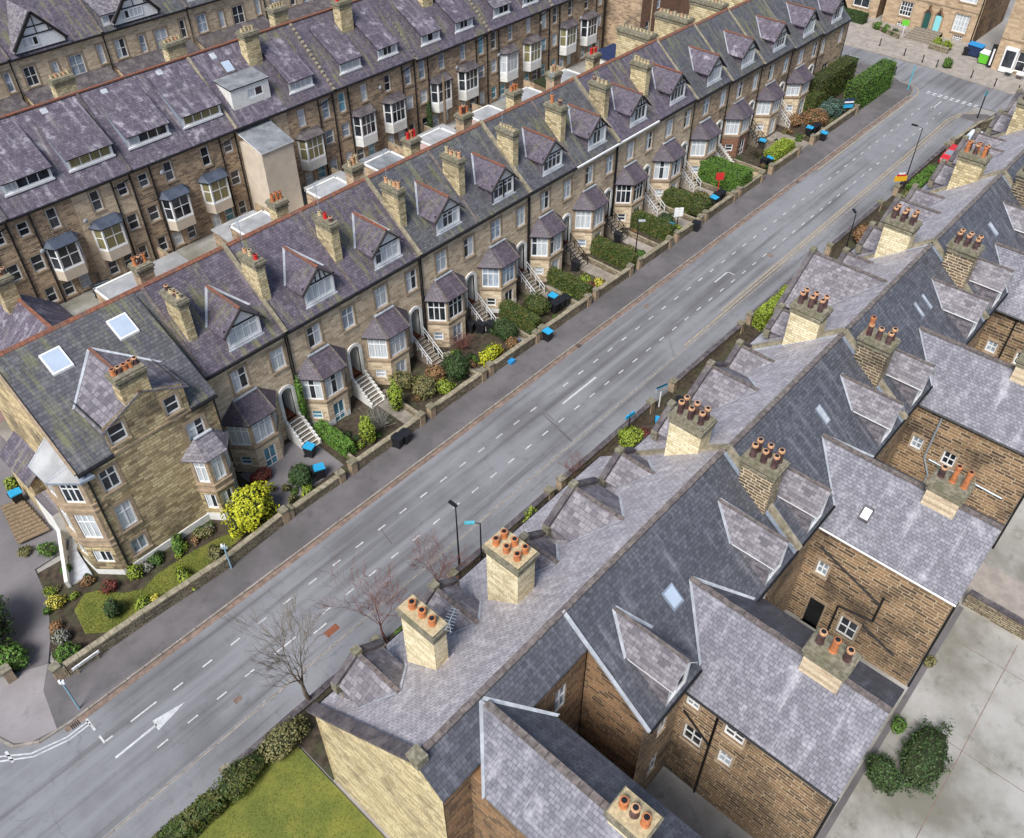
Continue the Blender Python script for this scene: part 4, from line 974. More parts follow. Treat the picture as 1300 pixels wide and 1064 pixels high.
    for q in range(random.choice([0, 1, 1])):
        ux = random.choice([U(1.6, 1.7)[0], U(2.7, 2.8)[0], U(4.8, 4.9)[0]]); zz = random.uniform(4.5, 7.8); d = MB(); d.lathe((0, 0, 0), [(.03, .08), (.15, .05), (.22, 0)], 'lead', 12)
        d.v = [(x0+ux+p[0], YB-.22-p[2], zz+p[1]) for p in d.v]; d.beam((x0+ux, YB-.2, zz), (x0+ux, YB, zz-.05), .04, .04, 'metal_grey'); d.build('satellite_dish', root)
    # attic dormer
    def shed(ux0, ux1, ztop, zsill, zback, cheek, fm, cols, roofm, kind, y0=70.25):
        d = MB(); X0, X1 = x0+ux0, x0+ux1; pb = yp(zback)
        for X, fl in ((X0, 1), (X1, -1)):
            q = [(X, y0, zp(y0)-.05), (X, y0, ztop-.03), (X, pb, zback-.03)]; d.face(q if fl > 0 else q[::-1], cheek)
        o = (.12, X1-X0-.12, zsill, ztop-.12)
        d.wall((X0, y0), (X1, y0), zp(y0)-.1, ztop, [o], fm, .04); d.box(X0-.08, X1+.08, y0-.1, y0+.01, zsill-.18, zsill-.02, fm)
        dm = d.build('dormer', root); window(dm, (X0, y0), (X1, y0), o, cols, (), kind, .02, joined=True)
        s = MB(); s.slab([(X0-.12, y0-.25, ztop-.02), (X1+.12, y0-.25, ztop-.02), (X1+.12, pb, zback+.02), (X0-.12, pb, zback+.02)], .09, roofm, 'black_paint'); s.build('roof', dm)
    if x0 < 38: shed(1.0, 4.9, 11.3, 10.3, 13.7, 'lead_grey', 'white_paint', 4, 'slate_mauve', 'glass_tan' if i % 2 else 'mixA', 70.1)
    elif i == 6:
        d = MB(); X0, X1 = x0+.9, x0+5.0; y0 = 70.1; zt2 = 12.0
        for X, fl in ((X0, 1), (X1, -1)):
            q = [(X, y0, zp(y0)-.05), (X, y0, zt2-.03), (X, yp(zt2), zt2-.03)]; d.face(q if fl > 0 else q[::-1], 'white_render')
        o = (1.7, 3.4, 10.6, 11.5); d.wall((X0, y0), (X1, y0), zp(y0)-.1, zt2, [o], 'white_render', .04)
        dm = d.build('dormer', root); window(dm, (X0, y0), (X1, y0), o, 2, (), 'mixA', .02, joined=True)
        s = MB(); s.slab([(X0-.1, y0-.12, zt2), (X1+.1, y0-.12, zt2), (X1+.1, yp(zt2)+.4, zt2+.25), (X0-.1, yp(zt2)+.4, zt2+.25)], .1, 'flat_roof_grey', 'black_paint'); s.build('roof', dm)
        # rendered stair tower standing against the back
        e = MB(); e.box(x0+.15, x0+3.6, 65.7, YB-.02, -.2, 7.6, 'cream_render'); e.slab([(x0+.05, 65.55, 7.65), (x0+3.7, 65.55, 7.65), (x0+3.7, YB-.02, 8.6), (x0+.05, YB-.02, 8.6)], .12, 'flat_roof_grey', 'white_paint')
        e.build('rear_tower', root)
    elif i < 17: shed(*U(1.6, 4.2), 10.95+dz, 9.92+dz, 13.4+dz, 'slate_purple', 'white_paint', 4 if i % 2 else 3, 'slate_mauve' if i < 12 else 'slate_dormer', random.choice(['glass_curtain_sky', 'mixC', 'mixA']), 69.75)
    if x0 < 39:
        v = MB(); q = .5
        ux = x0+w*.35; yy = yp(13.1+.35) if i % 2 else yp(13.4); v.slab([(ux, yy, zp(yy)+.08), (ux+.55, yy, zp(yy)+.08), (ux+.55, yy+.45, zp(yy+.45)+.08), (ux, yy+.45, zp(yy+.45)+.08)], .1, 'lead'); v.build('roof_window', root)
    if i == 6:
        v = MB(); yy = 72.6; v.slab([(x0+2.4, yy, zp(yy)+.1), (x0+3.5, yy, zp(yy)+.1), (x0+3.5, yy+1, zp(yy+1)+.1), (x0+2.4, yy+1, zp(yy+1)+.1)], .14, 'coping_dark'); v.face([(x0+2.52, yy+.1, zp(yy+.1)+.106), (x0+3.38, yy+.1, zp(yy+.1)+.106), (x0+3.38, yy+.9, zp(yy+.9)+.106), (x0+2.52, yy+.9, zp(yy+.9)+.106)], 'glass_sky'); v.build('roof_window', root)
    # chimneys
    if i in (3, 5, 1): chimney(root, x1-1.2, x1+.6, 75.6, 76.6, 12, 15.3, potrow(5, ['pot_cream', 'terracotta_pale'], .35, .14, 'x'), 'stone_yellow')
    elif i in (7, 9, 11, 13, 15): chimney(root, x0-.75, x0+.75, 72.6, 73.7, 11.5, 15.3+dz, potrow(4, ['lamp_red', 'terracotta', 'pot_cream'] if i % 4 == 1 else ['pot_cream'], .4, .14, 'x'), 'stone_yellow')
    elif i in (8, 10, 12, 14): chimney(root, x0-.8, x0+.8, 75.8, 76.8, 12, 15.3+dz, potrow(5, ['pot_cream'], .35, .14, 'x'), 'stone_yellow')
for i in range(16): B_house(i, BX[i], BX[i+1])

# ================================================================== HOUSES ACROSS THE NEXT STREET
YC = 100.0
CX = [21.4, 31.9, 42.4, 53.1, 63.8, 74.5, 85.2]
CN = ['leftmost, cut by the picture edge', 'with half-blank white gable', 'with black and white gable over window strip', 'with plain dark roof and two sash pairs', 'hidden mostly by the row in front', 'farthest right']
for i in range(6):
    x0, x1 = CX[i], CX[i+1]; w = x1-x0
    root = thing('villa', 'tan villa across the next street, '+CN[i], 'house', ((x0+x1)/2, YC, 0), 'stone villas across the next street')
    P0, P1 = (x0, YC), (x1, YC); b = MB(); ez = 9.1
    ops = [(1.1, 2.4, 5.75, 7.85), (4.1, 4.85, 5.6, 7.6), (6.1, 7.7, 5.4, 7.6), (9.5, 10.2, 5.8, 7.9)]
    low = [(1.0, 3.2, 1.0, 3.6), (6.0, 8.2, 1.0, 3.6), (4.2, 5.2, .2, 2.7)]
    b.wall(P0, P1, -.2, ez, ops+low, 'stone_tan')
    for o in ops+low: b.surround(P0, P1, o, 'stone_trim', w=.2)
    for X in (x0, x1): b.face([(X, YC, -.2), (X, YC, ez), (X, 106, 14), (X, 112, ez), (X, 112, -.2)], 'stone_tan')
    b.face([(x1, 112, -.2), (x0, 112, -.2), (x0, 112, ez), (x1, 112, ez)], 'stone_tan')
    b.build('wall', root)
    for n, o in enumerate(ops+low): window(root, P0, P1, o, 2 if n in (0, 2, 4, 5) else 1, (.5,), ['glass_curtain_sky', 'dark', 'mixA', 'glass_grey'][(n+i) % 4])
    sl = (14.1-9.1)/6.3; yp = lambda z: 99.7+(z-9.1)/sl
    r = MB(); m = ['slate_purple', 'slate_purple', 'slate_grey', 'slate_grey', 'slate_purple', 'slate_grey'][i]
    r.slab([(x0, 99.7, 9.1), (x1, 99.7, 9.1), (x1, 106, 14.1), (x0, 106, 14.1)], .12, m); r.slab([(x1, 112.3, 9.1), (x0, 112.3, 9.1), (x0, 106, 14.1), (x1, 106, 14.1)], .12, m)
    rf = r.build('roof', root)
    c = MB(); c.beam((x0, 99.6, 9.2), (x0, 106, 14.2), .3, .15, 'ridge_stone'); c.build('coping', rf)
    g = MB(); g.box(x0, x1, 99.55, 99.7, 8.9, 9.05, 'black_paint'); g.build('gutter', rf); p = MB(); p.tube((x0+.1, YC-.08, 0), (x0+.1, YC-.08, 9), .07, .07, 'black_paint', 6); p.build('downpipe', root)
    if i in (0, 1, 2):
        xc = x0+3.7 if i != 2 else x0+4.4; hw = 2.7; d = MB(); zb, zr = 9.75, 13.0; y0 = 99.75
        d.face([(xc-hw, y0, zb-.3), (xc+hw, y0, zb-.3), (xc+hw, y0, zb+.3), (xc, y0, zr), (xc-hw, y0, zb+.3)], 'white_paint')
        for t in (-.5, 0, .5): d.beam((xc+t*hw, y0-.03, zb+1.1), (xc+t*hw, y0-.03, zr-abs(t)*2.8-.1), .06, .12, 'black_timber', (0, 1, 0))
        for h in (1.15, 1.95): d.beam((xc-hw*(1-h/3.3), y0-.03, zb+h), (xc+hw*(1-h/3.3), y0-.03, zb+h), .06, .12, 'black_timber')
        for s in (-1, 1): d.beam((xc, y0-.25, zr+.15), (xc+s*(hw+.2), y0-.25, zb+.05), .3, .28, 'black_timber', (0, 1, 0))
        dm = d.build('gable', root)
        for ux, nc in (((.3, 2), (1.4, 3)) if i != 1 else ((.3, 1), (.95, 2)),)[0]: window(dm, (xc-hw+.6, y0-.06), (xc+hw-.6, y0-.06), (ux, ux+.55*nc, zb+.02, zb+1.0), nc, (), 'glass_curtain_sky' if ux > 1 else 'mixA', .0, joined=True)
        q = MB()
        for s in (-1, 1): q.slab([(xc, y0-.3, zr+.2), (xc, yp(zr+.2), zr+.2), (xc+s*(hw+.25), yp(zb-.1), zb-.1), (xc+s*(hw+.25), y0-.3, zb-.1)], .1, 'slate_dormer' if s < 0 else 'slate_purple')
        q.build('roof', dm)
    if i in (2, 3):
        d = MB(); xx = x0+.6; y0 = 100.2; o = (.12, 2.2, 9.7, 10.6); d.wall((xx, y0), (xx+2.3, y0), 9.3, 10.75, [o], 'white_paint', .04); d.box(xx, xx+2.3, y0+.06, y0+2, 9.4, 10.74, 'slate_purple'); dm = d.build('dormer', root); window(dm, (xx, y0), (xx+2.3, y0), o, 3, (), 'mixA', .02, joined=True)
        q = MB(); q.slab([(xx-.15, y0-.2, 10.78), (xx+2.45, y0-.2, 10.78), (xx+2.45, 103.4, 12.0), (xx-.15, 103.4, 12.0)], .1, 'slate_dormer', 'black_paint'); q.build('roof', dm)
    l = MB(); l.box(x0+.5, x1-.5, 98.3, 99.98, -.2, 4.7, 'stone_tan'); l.slab([(x0+.3, 97.9, 4.75), (x1-.3, 97.9, 4.75), (x1-.3, YC-.02, 5.5), (x0+.3, YC-.02, 5.5)], .12, 'coping_dark', 'black_paint')
    lt = l.build('veranda', root)
    for ux in (1.2, 4.0, 6.2): window(lt, (x0+.5, 98.3), (x1-.5, 98.3), (ux, ux+1.9, 1.6, 4.2), 3, (.6,), 'mixA', -.04, joined=True)
    chimney(root, x1-1.0, x1+.6, 105.3, 107, 12, 16, potrow(4, ['pot_cream'], .4, .15, 'x'), 'stone_yellow')
    # little pitched dormers on the far slopes
# ================================================================== BUILDINGS ROUND THE FAR JUNCTION
def far_house(root, yA, yB, X, h, ops, mat, depth=12, roofz=4, kinds=None, cols=None, rows=None):
    """house whose front looks back down the road (towards -X); yA > yB"""
    P0, P1 = (X, yA), (X, yB); b = MB(); L = yA-yB
    b.wall(P0, P1, -.3, h, ops, mat)
    for o in ops: b.surround(P0, P1, o, 'stone_trim', w=.14)
    b.face([(X, yB, -.3), (X+depth, yB, -.3), (X+depth, yB, h), (X+depth/2, yB, h+roofz), (X, yB, h)], 'stone_soot'); b.face([(X, yA, -.3), (X, yA, h), (X+depth/2, yA, h+roofz), (X+depth, yA, h), (X+depth, yA, -.3)], mat)
    b.face([(X+depth, yB, -.3), (X+depth, yA, -.3), (X+depth, yA, h), (X+depth, yB, h)], mat)
    b.box(X-.08, X-.002, yB, yA, 3.95, 4.12, 'stone_trim')
    b.build('wall', root)
    for n, o in enumerate(ops): window(root, P0, P1, o, cols[n] if cols else 4, rows[n] if rows else (.33, .66), (kinds or ['dark'])[n % len(kinds or [1])], .1)
    r = MB(); r.slab([(X-.3, yA, h), (X-.3, yB, h), (X+depth/2, yB, h+roofz), (X+depth/2, yA, h+roofz)], .14, 'slate_grey'); r.slab([(X+depth+.3, yB, h), (X+depth+.3, yA, h), (X+depth/2, yA, h+roofz), (X+depth/2, yB, h+roofz)], .14, 'slate_grey'); r.build('roof', root)
FX = 130.0
f1 = thing('townhouse', 'tan stone townhouse with twin pointed doorways up a wide flight of steps', 'house', (FX, 40, 0))
far_house(f1, 46.4, 33.6, FX, 9.5, [(2.1, 3.8, 1.5, 3.4), (9.7, 11.6, 1.1, 3.4), (2.3, 3.8, -.2, .6), (10.2, 11.4, -.2, .75), (1.9, 3.7, 5.3, 7.3), (5.8, 7.4, 5.3, 7.3), (9.6, 11.8, 5.0, 7.4)], 'stone_far', kinds=['dark', 'glass_curtain_sky', 'dark', 'dark', 'glass_curtain_sky'])
for yc, m in ((40.25, 'door_green'), (38.75, 'door_teal')):
    d = MB(); h = .42; d.box(FX-.06, FX+.0, yc-h, yc+h, .62, 2.6, m); d.face([(FX-.06, yc+h, 2.6), (FX-.06, yc-h, 2.6), (FX-.06, yc, 3.15)], 'glass_dark')
    for s in (-1, 1):
        d.box(FX-.16, FX-.01, yc+s*(h+.12)-.09, yc+s*(h+.12)+.09, .6, 2.6, 'stone_trim'); d.beam((FX-.1, yc+s*(h+.12), 2.6), (FX-.1, yc, 3.4), .2, .18, 'stone_soot', (1, 0, 0))
    d.box(FX-.18, FX-.02, yc-.12, yc+.12, 3.3, 3.7, 'stone_soot'); d.build('door', f1)
s = MB(); n = 7
for q in range(n): s.box(125.0+q*.68, FX-.01, 37.6-.0, 41.4, -.1, .62*(q+1)/n, 'step_stone'); s.box(125.0+q*.68-.02, 125.06+q*.68, 37.58, 41.42, .62*(q+1)/n-.03, .62*(q+1)/n+.006, 'step_pale')
s.build('entrance_steps', f1)
p = MB(); p.tube((FX-.08, 33.75, 0), (FX-.08, 33.75, 9.4), .08, .08, 'black_paint'); p.build('downpipe', f1)
f2 = thing('townhouse', 'stone townhouse with dark hedge in front at the top edge, left of the twin doorways', 'house', (FX+.8, 54, 0))
far_house(f2, 66, 47.6, FX+.8, 9, [(14.6, 17.0, 1.0, 3.6), (9, 11, 1, 3.6), (3, 5, 1, 3.6), (14.4, 16.6, 5.2, 7.4), (9, 11, 5.2, 7.4)], 'stone_far', kinds=['dark', 'mixA'], cols=[2]*5, rows=[(.5,)]*5)
f3 = thing('cafe_building', 'pale stone corner shop with large black-and-white windows, cut by the right edge', 'shop', (123.4, 20, 0))
far_house(f3, 28.6, 6, 123.4, 9.5, [(2.6, 4.9, .5, 2.9), (5.6, 8.0, .5, 2.9), (2.4, 4.6, 4.6, 6.8), (6, 8, 4.6, 6.8), (10, 13, .5, 2.9)], 'stone_far', kinds=['dark'], cols=[2]*5, rows=[(.5,)]*5)
b = MB(); b.box(123.28, 123.39, 21.0, 25.9, 3.15, 3.5, 'stone_trim')
for q in range(11): b.box(123.26, 123.28, 25.6-q*.42-.28, 25.6-q*.42, 3.22, 3.42, 'black_paint')
b.build('shop_sign', f3)
b = MB(); b.box(122.9, 123.39, 26.0, 27.6, .2, 3.2, 'white_paint'); b.box(122.86, 122.9, 26.2, 27.4, .9, 2.9, 'glass_dark'); b.build('oriel', f3)
# red-brick backs of the cross street behind the left terrace's far end
f4 = thing('cross_street_house', 'red-brown back of a cross-street house above the big stone chimneys, top edge', 'house', (98, 66, 0))
b = MB(); P0, P1 = (95.2, 64), (113, 64); ops = [(1.2, 2.1, 3, 4.6), (3.4, 4.2, 5.6, 7.2), (6.5, 7.3, 1.6, 3.2), (9, 9.9, 5.4, 7), (12, 13, 3, 4.6), (15, 16, 5, 6.5)]
b.wall(P0, P1, -.2, 9, ops, 'brick_red'); b.face([(95.2, 76, -.2), (95.2, 64, -.2), (95.2, 64, 9), (95.2, 70, 12.9), (95.2, 76, 9)], 'stone_brown'); b.face([(113, 64, -.2), (113, 76, -.2), (113, 76, 9), (113, 70, 12.9), (113, 64, 9)], 'stone_brown'); b.build('wall', f4)
for n, o in enumerate(ops): window(f4, P0, P1, o, 1, (.5,), ['dark', 'glass_grey'][n % 2])
r = MB(); r.slab([(95, 63.7, 9), (113.2, 63.7, 9), (113.2, 70, 13), (95, 70, 13)], .12, 'slate_purple'); r.slab([(113.2, 76.3, 9), (95, 76.3, 9), (95, 70, 13), (113.2, 70, 13)], .12, 'slate_purple'); r.build('roof', f4)

# ================================================================== GROUND, ROADS, PAVEMENTS
def sheet(name, pts, z, m):
    b = MB(); b.face([(p[0], p[1], z) for p in pts], m); return struct(b, name)
def rect(x0, x1, y0, y1): return [(x0, y0), (x1, y0), (x1, y1), (x0, y1)]
sheet('ground', rect(-600, 900, -600, 900), -.06, 'lane')
def arc(cx, cy, r, a0, a1, n=10): return [(cx+r*math.cos(R(a0+(a1-a0)*k/n)), cy+r*math.sin(R(a0+(a1-a0)*k/n))) for k in range(n+1)]
# main road with mouths of the two cross streets
sheet('road', [(-30, 25.9), (111, 25.9), (111, -60), (118.4, -60), (118.4, 100), (111.6, 100), (111.6, 34), (109, 32.75), (1.0, 32.75), (-2.4, 35), (-2.4, 100), (-12, 100), (-12, 25.9)], .0, 'asphalt')
def raised(name, poly, z, m, edge='kerb'):
    b = MB(); b.prism(poly, -.05, z, edge, m); return struct(b, name)
KZ = .11
LP = [(1.0, 32.98)]+[(108.5, 32.98)]+arc(109.2, 35.3, 2.3, -90, 0)+[(114.0, 39.0), (114.2, 60), (106, 60), (106, 35.75), (1.9, 35.75), (1.9, 37.2), (-.4, 38.4), (-2.2, 38.4)]+[(-2.2, 35.6), (-1.6, 33.9), (-.6, 33.15)]
raised('pavement', [p for p in LP], KZ, 'pavement')
b = MB()   # kerb stones and gutter of the left pavement
n = 96
for k in range(n):
    xa = 1+(108.0-1)*k/n; xb = xa+107/n-.03; b.box(xa, xb, 32.86, 32.985, -.02, KZ+.004, 'kerb')
pts = arc(109.2, 35.3, 2.36, -90, 0, 8)+[(114.1, 39.0)]
for p, q in zip(pts, pts[1:]): b.beam((*p, .05), (*q, .05), .13, .13, 'kerb')
pts = [(1, 32.92), (-.6, 33.1), (-1.65, 33.85), (-2.25, 35.6), (-2.25, 38)]
for p, q in zip(pts, pts[1:]): b.beam((*p, .05), (*q, .05), .13, .13, 'kerb')
struct(b, 'kerb')
sheet('gutter', rect(.6, 108.5, 32.52, 32.86), .004, 'gutter')
raised('pavement', [(-30, 24.15), (106.5, 24.15), (106.5, 26.0), (-30, 26.0)], .05, 'asphalt')
b = MB()
for k in range(60): xa = -10+k*1.95; b.box(xa, xa+1.92, 26.0, 26.1, -.02, .055, 'kerb')
b.box(97, 107, 26.0, 26.1, -.02, .056, 'kerb'); struct(b, 'kerb')
raised('pavement', [(118.3, 100), (118.3, 48), (118.6, 36), (117.7, 30), (116.9, 20), (116.6, -40), (123.4, -40), (123.4, 29), (130, 30), (130, 100)], .1, 'paving_warm')
raised('pavement', [(106.5, 20), (108.6, 21), (109.4, 24), (107.6, 26.0), (106.5, 26.0)], .09, 'pavement')
raised('corner_pavement', [(-.95, 33.4), (.35, 33.05), (.9, 35.7), (1.85, 37.1), (-.4, 38.3), (-2.1, 38.3), (-2.1, 35.6), (-1.55, 34.0)], KZ+.006, 'corner_paving')
# gardens, lanes and yards
sheet('garden_soil', rect(17.2, 106, 35.7, 41.6), .045, 'soil')
sheet('garden_soil', [(1.9, 35.9), (17.2, 35.7), (17.2, 39.4), (8.6, 39.4), (6.8, 43.4), (4.4, 43.6), (3.6, 41.0), (2.4, 38)], .045, 'soil')
sheet('forecourt', [(-2.2, 38.3), (-.2, 38.0), (1.9, 37.2), (2.6, 38.4), (3.9, 41.2), (4.4, 44), (8.2, 44), (8.2, 62), (-2.2, 62)], .05, 'forecourt')
LAWN = [(4.25, 37.4), (4.6, 39.4), (5.6, 40.05), (6.3, 39.6), (7.2, 38.3), (8.2, 37.7), (9.3, 38.05), (11.7, 37.95), (13.8, 37.55), (14.9, 37.0), (14.4, 36.5), (11.6, 36.3), (8.3, 35.95), (5.6, 36.1)]
sheet('lawn', LAWN, .055, 'grass')
def inside(x, y, poly):
    c = False
    for k in range(len(poly)):
        (x1, y1), (x2, y2) = poly[k], poly[k-1]
        if (y1 > y) != (y2 > y) and x < (x2-x1)*(y-y1)/(y2-y1)+x1: c = not c
    return c
def grass(poly, n, seed, h=.07):
    rnd = random.Random(seed); b = MB(); xs = [p[0] for p in poly]; ys = [p[1] for p in poly]; k = 0
    while k < n:
        x, y = rnd.uniform(min(xs)-.08, max(xs)+.08), rnd.uniform(min(ys)-.08, max(ys)+.08)
        if not inside(x, y, poly) and rnd.random() > .04: continue
        a = rnd.uniform(0, 6.3); w = .02; l = h*rnd.uniform(.5, 1.3); dx, dy = math.cos(a), math.sin(a); tx, ty = rnd.uniform(-.05, .05), rnd.uniform(-.05, .05)
        b.face([(x-dx*w, y-dy*w, .05), (x+dx*w, y+dy*w, .05), (x+tx, y+ty, .05+l)], 'leaf_grass'); k += 1
    o = b.build('grass'); tag(o, 'short mossy grass growing on the lawn', 'grass'); o['kind'] = 'stuff'; return o
grass(LAWN, 9000, 5)['label'] = 'short yellow-green grass of the curved corner lawn'
grass(rect(1.0, 8.3, 15, 23.5), 9000, 6)['label'] = 'grass of the small lawn below the end gable, bottom edge'
grass(rect(30.6, 33.4, 20.3, 23.4), 3000, 7)['label'] = 'grass strip behind the low wall under the drooping bare tree'
sheet('back_lane', rect(8.2, 106, 52, YB), .0, 'concrete')
sheet('street_behind', rect(-2.4, 112, 84, 97), .01, 'asphalt')
sheet('garden_soil', rect(8.5, 106.5, 20.0, 24.2), .045, 'soil')
sheet('lawn', [(30.6, 20.3), (33.4, 20.3), (33.4, 23.4), (30.6, 23.4)], .056, 'grass')
sheet('lawn', rect(-14, 8.4, 9, 23.7), .056, 'grass')
sheet('rear_yard', rect(-5, 120, -30, 8), .0, 'concrete')
b = MB()
for k in range(2):
    y = -3.4-k*9.3; b.face([(-4, y, .004), (40, y+.15, .004), (40, y+.19, .004), (-4, y+.05, .004)], 'gutter')
for k in range(2):
    x = 31.5+k*6.3; b.face([(x, -29, .0045), (x+.04, -29, .0045), (x+.14, -.6, .0045), (x+.1, -.6, .0045)], 'gutter')
struct(b, 'yard_joints')
b = MB(); b.box(-2, 40.4, .02, .32, -.02, .012, 'pavement'); struct(b, 'yard_drain')
sheet('yard_paving', [(40.9, -30), (44.6, -30), (44.6, 3), (40.9, 3)], .006, 'paving_warm')
for k, (x, y, w, h) in enumerate([(24, 36, 1.6, 4.4), (48.1, 36, 1.4, 5), (54.3, 35.8, 1.5, 4), (60.3, 35.8, 1.5, 4), (73.2, 35.8, 1.4, 3.6), (85.5, 35.8, 3.6, 4.2), (17.6, 36.6, 5.4, 4.6), (31, 36, 1.1, 4), (36.6, 36, 1.4, 4), (42.8, 36, 2.0, 4), (66.5, 35.8, 1.5, 4), (79.6, 35.8, 1.2, 4)]):
    sheet('garden_path', rect(x+(4.6 if k not in (6, 5) else 0), x+w+(4.6 if k not in (6, 5) else 0), y, y+h), .053, ['paving', 'paving', 'paving_warm', 'paving_warm', 'wood_pale', 'paving', 'forecourt', 'gravel', 'paving', 'gravel', 'paving_warm', 'gravel'][k])
# road markings
def mark(rects, m, name, z=.005):
    b = MB()
    for r in rects: b.face([(p[0], p[1], z) for p in (rect(*r) if len(r) == 4 and not isinstance(r[0], tuple) else r)], m)
    return struct(b, name)
def dashes(y, x0, x1, step, ln=.62, w=.09, skip=()):
    out = []; x = x0
    while x < x1:
        if not any(a < x < b2 for a, b2 in skip): out.append((x, x+ln, y-w/2, y+w/2))
        x += step
    return out
mark(dashes(30.5, 5.75, 106, 1.88, skip=((36.9, 38.2),))+dashes(28.22, 3.4, 106, 1.83, skip=((10.5, 14),)), 'road_paint', 'lane_marking')
mark([(38.05, 42.1, 29.2, 29.36), (3.2, 4.75, 30.53, 30.62), (10.85, 12.4, 28.1, 28.2), (13.2, 14.15, 27.5, 27.6), (59.2, 61.4, 29.25, 29.37), (61.3, 61.4, 28.6, 29.37)], 'road_paint', 'lane_marking')
mark([[(1.65, 29.3), (4.05, 29.33), (4.05, 29.46), (1.65, 29.43)], [(3.95, 29.02), (5.8, 29.4), (4.02, 29.75)]], 'road_paint', 'road_arrow')
mark([(1.62, 1.74, 31.55, 32.5), (1.62, 1.73, 30.52, 31.1), (1.7, 2.15, 30.52, 30.62), (-2.12, -1.98, 33.1, 33.95)], 'road_paint', 'lane_marking')
def ribbon(pts, w, m, name, z=.005):
    b = MB()
    for p, q in zip(pts, pts[1:]):
        d = Vector((q[0]-p[0], q[1]-p[1], 0)).normalized(); n = Vector((-d.y, d.x, 0))*w/2
        b.face([Vector((*p, z))-n, Vector((*q, z))-n, Vector((*q, z))+n, Vector((*p, z))+n], m)
    return struct(b, name)
ribbon([(-6, 36.5), (-3.2, 34.6), (-2.2, 33.75), (-1.2, 32.85), (.5, 32.3), (1.7, 32.3)], .09, 'road_paint', 'kerb_line'); ribbon([(-6, 36.2), (-3.3, 34.3), (-2.3, 33.5), (-1.2, 32.6), (.5, 32.08), (1.7, 32.08)], .09, 'road_paint', 'kerb_line')
R2 = [(50, 26.35), (56, 26.35), (97, 26.5), (105, 26.6), (107.6, 26.1), (108.6, 25.2), (109.4, 23.2)]
ribbon(R2, .12, 'yellow_paint', 'yellow_lines'); ribbon([(a, c+.3) for a, c in R2[1:-3]]+[(105.2, 26.9), (108.0, 26.35), (109.0, 25.4)], .12, 'yellow_paint', 'yellow_lines', .0055)
ribbon([(84, 32.3), (108.3, 32.3)]+arc(109.2, 35.3, 3.0, -90, 0, 6), .12, 'yellow_paint', 'yellow_lines')
mark([(110.6, 110.9, 25.6+k*.72, 26.0+k*.72) for k in range(9)]+[(111.1, 111.4, 25.6+k*.72, 26.0+k*.72) for k in range(9)]+[(106.5, 109.6, 29.3, 29.45), [(107.3, 29.1), (106.6, 29.37), (107.3, 29.65)]], 'road_paint', 'give_way_marking')
ribbon([(-6, 26.2), (12, 26.2), (50, 26.22)], .05, 'road_paint_worn', 'edge_line')
# repair strips and covers on the carriageway
b = MB()
for x, y, w, h in ((35.4, 26.3, .16, 4.0), (36.2, 28.6, .12, 2.2), (9.9, 27.5, .4, .3), (20.6, 29.0, .1, 1.5)): b.face([(x, y, .0035), (x+w, y, .0035), (x+w+.9*h*.25, y+h, .0035), (x+.9*h*.25, y+h, .0035)], 'pavement')
struct(b, 'road_repair')
b = MB(); 
for x, y, w, h in ((7.6, 27.2, .45, .35), (13.6, 26.7, .9, .45), (52, 31.5, .5, .4), (66, 27.6, .5, .5)): b.box(x, x+w, y, y+h, -.02, .006, 'red_tile' if x == 13.6 else 'gutter')
for x in (.9, 44, 80): 
    for k in range(5): b.box(x+k*.1, x+.05+k*.1, 32.45, 32.8, 0, .009, 'black_paint')
struct(b, 'drain_cover')

